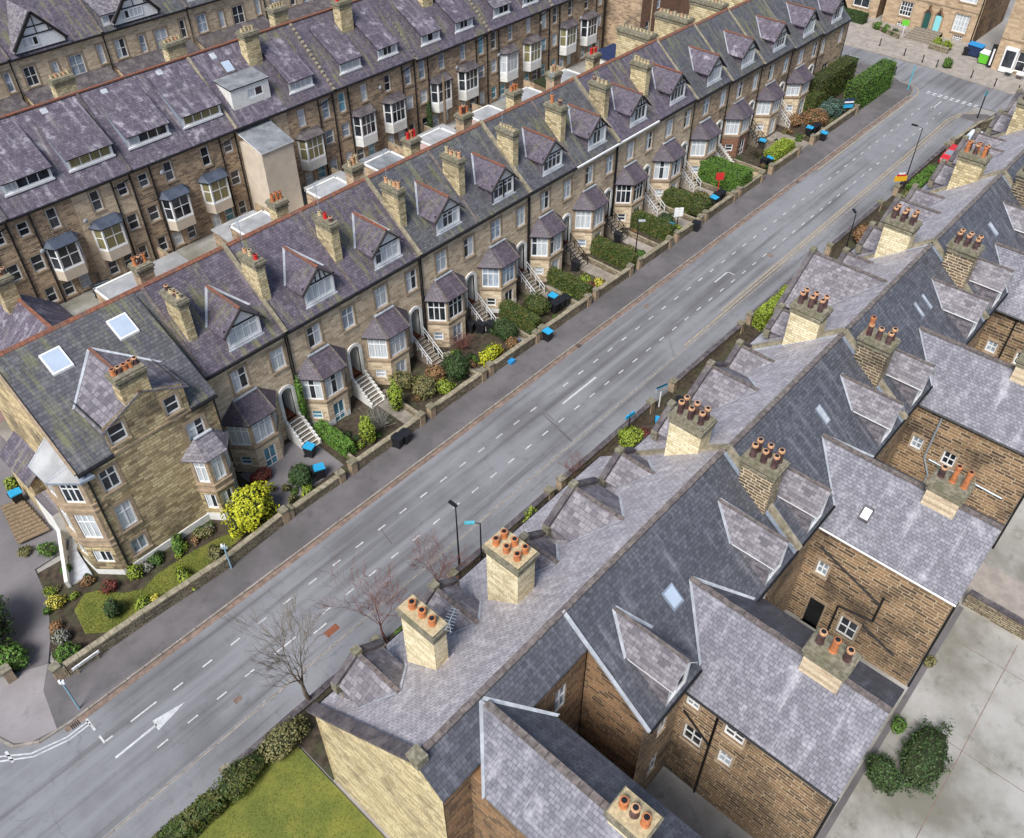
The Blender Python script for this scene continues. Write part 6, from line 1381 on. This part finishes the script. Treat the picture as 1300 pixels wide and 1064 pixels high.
for k, (x, y, kd, lb, rz) in enumerate([
 (26.75, 35.05, 'k', 'black bin, left of two standing together on the pavement by the golden conifers', .2), (27.4, 35.0, 'k', 'black bin, right of two standing together on the pavement by the golden conifers', .1),
 (21.2, 36.9, 'b', 'blue-lidded bin in the first terrace garden beside the path', 1.2), (22.0, 39.0, 'b', 'blue-lidded bin at the foot of the first white steps', .4),
 (39.6, 40.4, 'k', 'black bin nearest the fourth steps, left of three', .3), (40.15, 39.7, 'k', 'black bin, middle of three beside the fourth steps', .3), (40.7, 39.1, 'k', 'black bin, right of three beside the fourth steps', .3),
 (43.0, 35.0, 'b', 'blue-lidded bin alone on the pavement under the ball-clipped bush', 0), (47.0, 37.8, 'b', 'blue-lidded bin between the ball-clipped bush and hedge', .1), (46.3, 37.0, 'k', 'black bin, left of three inside the wall by the ball bush', 0), (46.95, 36.95, 'k', 'black bin, middle of three inside the wall by the ball bush', 0), (47.6, 36.9, 'k', 'black bin, right of three inside the wall by the ball bush', .1),
 (52.3, 39.6, 'k', 'black bin under the white handrail in the sixth garden', .4), (58.5, 39.5, 'k', 'black bin at the foot of the pale white steps', .3), (63.1, 36.9, 'b', 'blue-lidded bin under the white for-sale board', .2),
 (65.1, 35.2, 'k', 'black bin on the pavement right of the for-sale board', .2), (70.2, 36.5, 'b', 'blue-lidded bin left of two black ones under the red board', 0), (71.0, 36.6, 'k', 'black bin beside the blue-lidded one under the red board', 0), (71.7, 36.55, 'k', 'second black bin from the blue-lidded one under the red board', 0),
 (81.3, 36.6, 'b', 'blue-lidded bin in the gateway right of the big square hedge', .2), (80.6, 36.9, 'k', 'black bin half hidden behind the gateway bin', .2), (84.2, 39.2, 'b', 'blue-lidded bin under the black iron stairs', .2),
 (90.5, 36.9, 'b', 'blue-lidded bin in the paved yard near the far hedge', .2), (91.2, 36.7, 'k', 'black bin, left of two in the paved yard near the far hedge', .1), (91.9, 36.6, 'k', 'black bin, right of two in the paved yard near the far hedge', .1), (90.4, 35.1, 'b', 'blue-lidded bin alone on the pavement at the far end', 0),
 (42.5, 22.6, 'k', 'black bin on the right side behind the dark-edged wall', .4), (43.4, 22.4, 'k', 'second black bin on the right side near the buff wall', .4), (40.6, 22.3, 'b', 'blue-lidded bin beside the green-gold bush, right side', .6), (30.2, 22.9, 'b', 'blue-lidded bin on the right side by the drooping bare tree', .2),
 (22.6, 22.2, 'k', 'black bin below the teal lamp, right side', .2), (23.3, 22.3, 'k', 'second black bin below the teal lamp, right side', .2),
 (6.3, 50.0, 'b', 'blue-lidded bin at the west side of the corner house', 1.5), (125.5, 32.7, 'k', 'black bin left of the big blue bin at the far alley', .2)]): bin_at(x, y, kd, lb, rz, group=GB)
def skip_bin(label, x, y, s, body, lid, rz):
    t = thing('waste_bin', label, 'waste bin', (x, y, .1)); b = MB(); a, d, h = s; z0 = .1
    A = [(-a*.44, -d*.4), (a*.44, -d*.4), (a*.44, d*.4), (-a*.44, d*.4)]; T = [(-a/2, -d/2), (a/2, -d/2), (a/2, d/2), (-a/2, d/2)]
    for k in range(4): p, q, r, w = A[k], A[(k+1) % 4], T[k], T[(k+1) % 4]; b.face([(x+p[0], y+p[1], z0+.15), (x+q[0], y+q[1], z0+.15), (x+w[0], y+w[1], z0+h), (x+r[0], y+r[1], z0+h)], body)
    b.build('body', t); l = MB(); l.slab([(x-a*.53, y-d*.53, z0+h+.06), (x+a*.53, y-d*.53, z0+h+.06), (x+a*.53, y+d*.53, z0+h+.16), (x-a*.53, y+d*.53, z0+h+.16)], .08, lid); l.build('lid', t)
    for px in A: w = MB(); w.tube((x+px[0], y+px[1]-.04, z0+.08), (x+px[0], y+px[1]+.04, z0+.08), .08, .08, 'tyre', 8); w.build('wheel', t)
skip_bin('large bright green waste bin with pale lid outside the far alley', 124.5, 29.9, (1.5, 1.3, 1.3), 'green_plastic', 'white_paint', 0)
skip_bin('large blue-lidded dark waste bin between the townhouse and green bin', 126.0, 31.8, (1.3, 1.8, 1.4), 'navy', 'sign_blue', 0)
b = MB(); b.slab([(-.25, -.2, .3), (.25, -.2, .3), (.25, .2, .3), (-.25, .2, .3)], .28, 'sign_blue'); o = b.build('recycling_box', None, (0, 0, 0)); o.location = (41.1, 36.6, .05); tag(o, 'small open blue box behind the wall of the fourth garden', 'box')
b = MB(); b.slab([(-.25, -.2, .3), (.25, -.2, .3), (.25, .2, .3), (-.25, .2, .3)], .28, 'sign_blue'); o = b.build('recycling_box', None, (0, 0, 0)); o.location = (38.9, 35.2, .12); tag(o, 'small blue box on the pavement under the bright yellow shrub', 'box')

# ================================================================== STREET FURNITURE
def lamp(label, x, y, h, arm, col='black_paint', head='black_paint', z=.1, r=.06):
    t = thing('street_lamp', label, 'street lamp', (x, y, z)); b = MB(); b.tube((x, y, z), (x, y, z+1.2), r*1.5, r*1.4, col, 8); b.tube((x, y, z+1.2), (x, y, z+h), r, r*.6, col, 8); b.build('pole', t)
    b = MB(); a = Vector((x, y, z+h)); e = a+Vector((arm[0], arm[1], .1)); b.tube(a, e, r*.5, r*.5, col, 6); n = Vector((arm[0], arm[1], 0)).normalized(); b.beam(e-n*.1, e+n*.5, .2, .12, head); b.build('lamp_head', t)
lamp('plain tall black lamp post on the right pavement near the middle', 22.1, 24.35, 6.0, (0, .01))
lamp('teal-headed shorter lamp right of the tall black post', 23.2, 23.5, 4.2, (-.3, .3), 'black_paint', 'teal_lamp')
lamp('slim dark street lamp on the left pavement beside the flat hedge', 56.9, 36.4, 4.2, (.05, -.05), 'black_paint', 'lead')
lamp('very tall leaning-looking black street lamp by the yellow sign, far right pavement', 86.0, 23.9, 6.6, (-.05, .6))
lamp('hooded dark lamp standing before the brown rounded bush', 70.8, 22.8, 4.2, (.2, .2), 'black_paint', 'black_paint')
def post(name, label, cat, x, y, h, col, r=.045, z=.1, plate=None):
    t = thing(name, label, cat, (x, y, z)); b = MB(); b.tube((x, y, z), (x, y, z+h), r, r, col, 8); b.build('pole', t)
    if plate:
        w, hh, m, dx, back = plate; b = MB(); a = Vector((x, y, z+h-.05)); d = Vector((dx[0], dx[1], 0)).normalized(); n = Vector((-d.y, d.x, 0))*.03
        for q0, q1, zz0, zz1, mm, off in back or [(0, 1, 0, 1, m, 0)]:
            p0 = a-d*w/2+d*w*q0; p1 = a-d*w/2+d*w*q1; z0, z1 = z+h-hh+hh*zz0, z+h-hh+hh*zz1; s = n*(1.6+off)
            b.prism([((p0-s).x, (p0-s).y), ((p1-s).x, (p1-s).y), ((p1+s).x, (p1+s).y), ((p0+s).x, (p0+s).y)], z0, z1, mm, bottom=True)
        b.build('sign_plate', t)
    return t
post('sign_post', 'pale blue-grey post with small camera-like box against the corner garden wall', 'sign post', 12.65, 34.95, 2.4, 'metal_blue', .06, plate=(.42, .4, 'metal_grey', (.7, -.7), [(0, 1, 0, .45, 'metal_grey', 0), (.1, .7, .5, 1, 'white_paint', .1)]))
post('sign_post', 'slim pale blue post at the road corner by the stone gateposts', 'sign post', 1.72, 33.25, 2.95, 'metal_blue', .055, plate=(.3, .3, 'white_paint', (.7, -.7), None))
post('sign_post', 'thin teal sign post at the left kerb of the junction', 'sign post', 109.8, 33.7, 3.0, 'teal_lamp', .07)
post('sign_post', 'thin teal sign post at the right corner of the junction', 'sign post', 107.6, 24.4, 3.2, 'black_paint', .07, plate=(.22, .5, 'teal_lamp', (1, -1), None))
post('estate_board', 'blank white for-sale board on a post in the garden by the eighth house', 'board', 63.9, 36.6, 2.5, 'black_timber', .05, .04, (.85, .9, 'white_paint', (.75, -.66), None))
post('estate_board', 'red board on a post beside the large square-cut hedge', 'board', 71.6, 37.0, 2.9, 'sign_red', .05, .04, (.8, .75, 'sign_red', (.75, -.66), None))
post('estate_board', 'blue and white striped board against the tall far hedge', 'board', 97.6, 35.9, 2.3, 'black_timber', .05, .04, (1.1, 1.1, 'sign_blue', (.75, -.66), [(0, 1, 0, .38, 'blue_lid', 0), (0, 1, .38, .55, 'navy', 0), (0, 1, .55, .72, 'white_paint', 0), (0, 1, .72, 1, 'navy', 0)]))
post('estate_board', 'small turquoise board above the green-gold bush, right side', 'board', 38.4, 23.5, 2.4, 'black_timber', .05, .04, (.9, .3, 'blue_lid', (1, -.1), None))
post('estate_board', 'pale blue board on white posts behind the right wall', 'board', 42.6, 23.7, 2.1, 'white_paint', .05, .04, (1.0, .45, 'lead', (1, -.3), [(0, 1, 0, 1, 'lead', 0), (0, 1, .8, 1, 'blue_lid', .2)]))
post('estate_board', 'green board in front of the townhouse window, far end', 'board', 126.9, 41.9, 2.0, 'white_paint', .05, .1, (.9, .7, 'green_plastic', (.3, -1), None))
post('estate_board', 'orange and yellow shield-shaped sign beside the far road lamp', 'board', 84.6, 24.0, 2.4, 'wood_pale', .05, .04, (1.5, .9, 'sign_yellow', (.75, -.66), [(.08, .92, 0, .6, 'sign_yellow', 0), (.2, .8, .6, .82, 'red_paint', 0), (.3, .7, .82, 1, 'white_paint', 0)]))
post('notice_board', 'tall black notice board by the side of the last left house', 'board', 107.3, 41.6, 2.6, 'black_paint', .06, .1, (.75, 2.4, 'black_paint', (.75, -.66), [(0, 1, .1, 1, 'black_paint', 0), (.2, .8, .5, .62, 'white_paint', .2)]))
post('banner', 'upright black and white banner at the corner shop alley', 'board', 123.3, 28.9, 3.0, 'black_paint', .05, .1, (.6, 2.8, 'black_paint', (.5, -1), [(0, 1, .02, 1, 'black_paint', 0), (.35, .7, .06, .8, 'white_paint', .3)]))
# street name plate on the corner wall, its small dark lettering too small to read
t = thing('street_name_plate', 'long white street name plate with small dark letters on the corner garden wall', 'sign', (3.35, 35.25, 0))
b = MB(); b.box(2.55, 4.15, 35.20, 35.25, .62, .84, 'white_paint'); b.box(2.58, 4.12, 35.192, 35.2, .64, .82, 'white_paint'); b.build('plate', t)
b = MB(); x = 2.72; rnd = random.Random(3)
while x < 3.98:
    w = rnd.choice([.05, .06, .07]); 
    if rnd.random() > .14:
        b.box(x, x+.018, 35.186, 35.19, .68, .78, 'black_paint'); 
        if rnd.random() > .3: b.box(x+w-.018, x+w, 35.186, 35.19, .68, .78, 'black_paint')
        b.box(x+.018, x+w-.018, 35.186, 35.19, rnd.choice([.68, .72, .762]), 0, 'black_paint') if False else b.box(x+.018, x+w-.018, 35.1865, 35.19, .722, .738, 'black_paint')
    x += w+.035
b.build('lettering', t)
for x in (2.75, 3.95): p = MB(); p.box(x-.05, x+.05, 35.21, 35.27, -.05, .62, 'wood_pale'); p.build('post', t)
for k, (x, y) in enumerate([(121.0, 42.5), (119.9, 38.6), (119.3, 35.9), (119.0, 33.9), (118.6, 29.3), (118.0, 26.2), (117.8, 23.4), (113.2, 36.9)]):
    b = MB(); b.lathe((x, y, .1), [(.1, 0), (.1, .08), (.07, .12), (.065, .85), (.085, .88), (.085, .95), (.03, 1.02)], 'black_paint', 10)
    o = b.build('bollard', None, (x, y, .1)); tag(o, 'black iron bollard on the far pavement, '+ORD[k]+' from the left' if k < 7 else 'black iron bollard at the end of the tall hedge', 'bollard', 'bollards round the junction')
t = thing('guard_rail', 'low grey tubular barrier rail beside the black notice board', 'railing', (112, 43, 0)); b = MB(); b.path([(112.6, 46.0, .1), (112.6, 46.0, 1.1), (112.8, 41.6, 1.1), (112.8, 41.6, .1)], .035, 'metal_grey'); b.tube((112.6, 46, .5), (112.8, 41.6, .5), .025, .025, 'metal_grey'); b.build('rails', t)
t = thing('handrail', 'dark metal handrail along the right corner wall of the junction', 'railing', (103, 23, 0)); b = MB(); b.path([(99.5, 23.2, .2), (99.5, 23.2, 1.5), (106.4, 22.4, 1.7), (106.4, 22.4, .2)], .04, 'black_paint'); b.tube((103, 22.8, .2), (103, 22.8, 1.6), .035, .035, 'black_paint'); b.build('rails', t)
for k, y in enumerate((24.7, 26.1)):
    t = thing('cafe_table', ['white folding table set right of the shop bay', 'white folding table below the shop bay'][k], 'table', (122.2, y, .1)); b = MB(); b.box(121.7, 122.7, y-.45, y+.45, .78, .82, 'white_paint'); b.build('tabletop', t)
    for s in (-1, 1): b = MB(); b.beam((122.2-.4, y+s*.35, .1), (122.2+.4, y+s*.35, .8), .04, .04, 'metal_grey'); b.beam((122.2+.4, y+s*.35, .1), (122.2-.4, y+s*.35, .8), .04, .04, 'metal_grey'); b.build('leg', t)

# ================================================================== CARS
def car(label, x, y, rz, paint):
    t = thing('parked_car', label, 'car', (x, y, 0.02), None); L, W = 4.1, 1.72
    prof = [(-2.05, .35), (-2.05, .72), (-1.95, .85), (-1.15, .93), (-.55, 1.38), (.75, 1.43), (1.55, 1.02), (1.98, .92), (2.05, .6), (2.05, .35)]
    def hw(px, pz): return W/2*(1-.05*(abs(px)/2.05)**3)*(1 if pz < .95 else 1-.34*(pz-.95)/.5)
    b = MB(); o = Vector((x, y, .02))
    for s in (-1, 1):
        for k in range(len(prof)-1):
            pass
    for k in range(len(prof)-1):
        p, q = prof[k], prof[k+1]; b.face([(p[0], -hw(*p), p[1]), (p[0], hw(*p), p[1]), (q[0], hw(*q), q[1]), (q[0], -hw(*q), q[1])][::-1], paint)
    for s in (-1, 1):
        low = [(p[0], s*hw(*p), p[1]) for p in prof if p[1] <= 1.03]; b.face(low if s < 0 else low[::-1], paint)
        cab = [(p[0], s*hw(*p), p[1]) for p in prof[3:7]]; b.face(cab if s < 0 else cab[::-1], paint)
    b.v = [tuple(Vector(v)) for v in b.v]
    bd = b.build('body', None, (0, 0, 0)); bd.parent = t; WL[bd] = WL[t]
    def part(name, m): ob = m.build(name, None, (0, 0, 0)); ob.parent = t; return ob
    g = MB(); e = .012
    g.face([(-1.08, -hw(-1.1, .98)+.08, .985), (-1.08, hw(-1.1, .98)-.08, .985), (-.6, hw(-.6, 1.34)-.06, 1.352), (-.6, -hw(-.6, 1.34)+.06, 1.352)][::-1], 'glass_grey'); part('windscreen', g)
    g = MB(); g.face([(.82, -hw(.8, 1.4)+.06, 1.41), (.82, hw(.8, 1.4)-.06, 1.41), (1.48, hw(1.5, 1.06)-.08, 1.075), (1.48, -hw(1.5, 1.06)+.08, 1.075)][::-1], 'glass_grey'); part('rear_window', g)
    for s in (-1, 1):
        g = MB(); q = [(-.95, s*(hw(-1, .99)+e), .99), (1.3, s*(hw(1.3, 1.02)+e), 1.02), (.72, s*(hw(.7, 1.36)+e), 1.36), (-.5, s*(hw(-.5, 1.33)+e), 1.33)]; g.face(q if s < 0 else q[::-1], 'glass_dark'); part('side_window', g)
        for px in (-1.28, 1.3): w = MB(); w.tube((px, s*.62, .31), (px, s*.875, .31), .31, .31, 'tyre', 16); w.tube((px, s*.87, .31), (px, s*.885, .31), .19, .19, 'metal_grey', 12); part('wheel', w)
        h = MB(); h.box(-2.07, -1.96, s*.62-.14, s*.62+.14, .62, .76, 'lead'); part('headlight', h); h = MB(); h.box(1.97, 2.07, s*.64-.12, s*.64+.12, .68, .82, 'lamp_red'); part('tail_light', h)
    t.rotation_euler = (0, 0, rz)
car('red car parked behind the right pavement beyond the road lamp', 95.6, 22.6, .05, 'red_paint')
car('white and blue car just beyond the red one, half hidden by chimney pots', 100.6, 22.4, .05, 'car_white')
car('dark car parked in the back lane behind the gabled corner house', 22.0, 66.4, 1.45, 'car_dark')
# things in the yards behind the left terrace
def shed_box(name, label, cat, x0, x1, y0, y1, h, m, top, over=.1):
    t = thing(name, label, cat, ((x0+x1)/2, (y0+y1)/2, 0)); b = MB(); b.box(x0, x1, y0, y1, -.05, h, m); b.build('wall', t); b = MB(); b.slab([(x0-over, y0-over, h+.04), (x1+over, y0-over, h+.04), (x1+over, y1+over, h+.22), (x0-over, y1+over, h+.22)], .12, top); b.build('roof', t)
shed_box('garage', 'white flat-roofed garage behind the roof ridge, left of the cream tower', 'garage', 23.4, 28.0, 59.6, 64.8, 2.5, 'stone_brown', 'flat_roof_white')
shed_box('garage', 'white seamed flat-roofed garage just left of the cream tower', 'garage', 32.2, 36.6, 60.4, 65.4, 2.6, 'stone_brown', 'flat_roof_white')
shed_box('garage', 'pale flat-roofed garage at the foot of the cream tower', 'garage', 42.6, 47.0, 60.5, 65.4, 2.5, 'white_render', 'flat_roof_white')
shed_box('garage', 'grey flat-roofed garage with white rim behind the fourth pair', 'garage', 48.4, 53.2, 60.5, 65.6, 2.5, 'stone_brown', 'flat_roof_grey')
shed_box('garage', 'large white flat-roofed garage by the purple flowers', 'garage', 56.3, 61.0, 60.0, 65.2, 2.6, 'pink_render', 'flat_roof_white')
shed_box('shed', 'mossy timber shed in the back yards', 'shed', 77.2, 79.6, 63.5, 66.2, 2.0, 'wood', 'leaf_core')
shed_box('garden_shelter', 'navy canvas shelter roof in the back yards at the top', 'shelter', 88.6, 92.6, 62.4, 66.0, 2.1, 'white_render', 'navy', .3)
shed_box('garage', 'pink-walled flat-roofed outbuilding at the left edge behind the ridge', 'garage', 6.0, 10.6, 58.6, 64.5, 3.4, 'pink_render', 'pink_render')
b = MB(); b.box(-1.2, 1.2, -.9, .9, 0, .22, 'wood_pale'); o = b.build('deck', None, (0, 0, 0)); o.location = (77.5, 60.8, .02); tag(o, 'small timber deck in the back yards', 'deck')
shrub('shrub', 'purple flowering shrub in the back yards', 'shrub', 63.6, 65.6, (1.8, 1.4, 1.2), 'leaf_red', 300)
t = thing('utility_pole', 'thin pale wooden pole in the back yards at the top', 'pole', (96, 63, 0)); b = MB(); b.tube((96, 63, 0), (96, 63, 8.5), .1, .08, 'wood_pale'); b.build('pole', t); b = MB(); b.beam((95.2, 63, 8.1), (96.8, 63, 8.1), .1, .1, 'wood_pale'); b.build('crossarm', t)
t = thing('utility_pole', 'tall brown wooden pole before the tall back row', 'pole', (62.2, 66.0, 0)); b = MB(); b.tube((62.2, 66, 0), (62.2, 66, 7.5), .15, .12, 'wood'); b.build('pole', t)
# pale steps and planters west of the corner house
t = thing('entrance_terrace', 'pale blue-grey paved entrance terrace wedged beside the corner bay', 'terrace', (6.2, 41.5, 0)); b = MB(); b.prism([(5.2, 41.2), (6.6, 40.9), (6.85, 43.3), (7.6, 44.5), (7.0, 44.6)], -.05, .22, 'white_render', 'lead'); b.build('paving', t)
b = MB(); b.beam((5.2, 41.1, .3), (7.0, 45.4, .9), .2, .9, 'white_render'); b.build('white_wall', t)
t = thing('wooden_deck', 'weathered slatted wooden deck west of the corner house', 'deck', (5.6, 48.5, 0)); b = MB()
for k in range(11): b.beam((4.6+k*.06, 46.6+k*.36, .3), (6.5+k*.0, 46.2+k*.36, .3), .3, .08, 'wood')
b.build('boards', t)

# ================================================================== CAMERA, SUN, SKY
cam = bpy.data.cameras.new('camera'); co = bpy.data.objects.new('camera', cam); COL.objects.link(co)
f = 1110.0; pitch = math.atan(997/f); yaw = R(42.1)
co.location = (0, 0, 45); co.rotation_euler = (PI/2-pitch, 0, yaw-PI/2)
cam.sensor_fit = 'HORIZONTAL'; cam.sensor_width = 36; cam.lens = f/1300*36; cam.shift_y = -(532-487.5)/1300
cam.clip_start = .5; cam.clip_end = 3000; scn.camera = co
w = bpy.data.worlds.new('World'); scn.world = w; w.use_nodes = True
bg = w.node_tree.nodes['Background']; sky = w.node_tree.nodes.new('ShaderNodeTexSky'); sky.sky_type = 'NISHITA'; sky.sun_disc = False
SE, SA = R(52), R(196)         # elevation, direction in the ground plane measured from +X
sky.sun_elevation = SE; sky.sun_rotation = PI/2-SA; sky.air_density = 1.0; sky.dust_density = 1.6; sky.ozone_density = 1.0
w.node_tree.links.new(sky.outputs[0], bg.inputs[0]); bg.inputs[1].default_value = .15
sl = bpy.data.lights.new('sun', 'SUN'); sl.energy = 4.9; sl.angle = R(24); sl.color = (1, .985, .96)
so = bpy.data.objects.new('sun', sl); COL.objects.link(so)
d = -Vector((math.cos(SE)*math.cos(SA), math.cos(SE)*math.sin(SA), math.sin(SE))); so.rotation_euler = d.to_track_quat('-Z', 'Y').to_euler(); so.location = (0, 60, 80)
scn.view_settings.view_transform = 'Standard'; scn.view_settings.look = 'None'; scn.view_settings.exposure = 0; scn.view_settings.gamma = 1
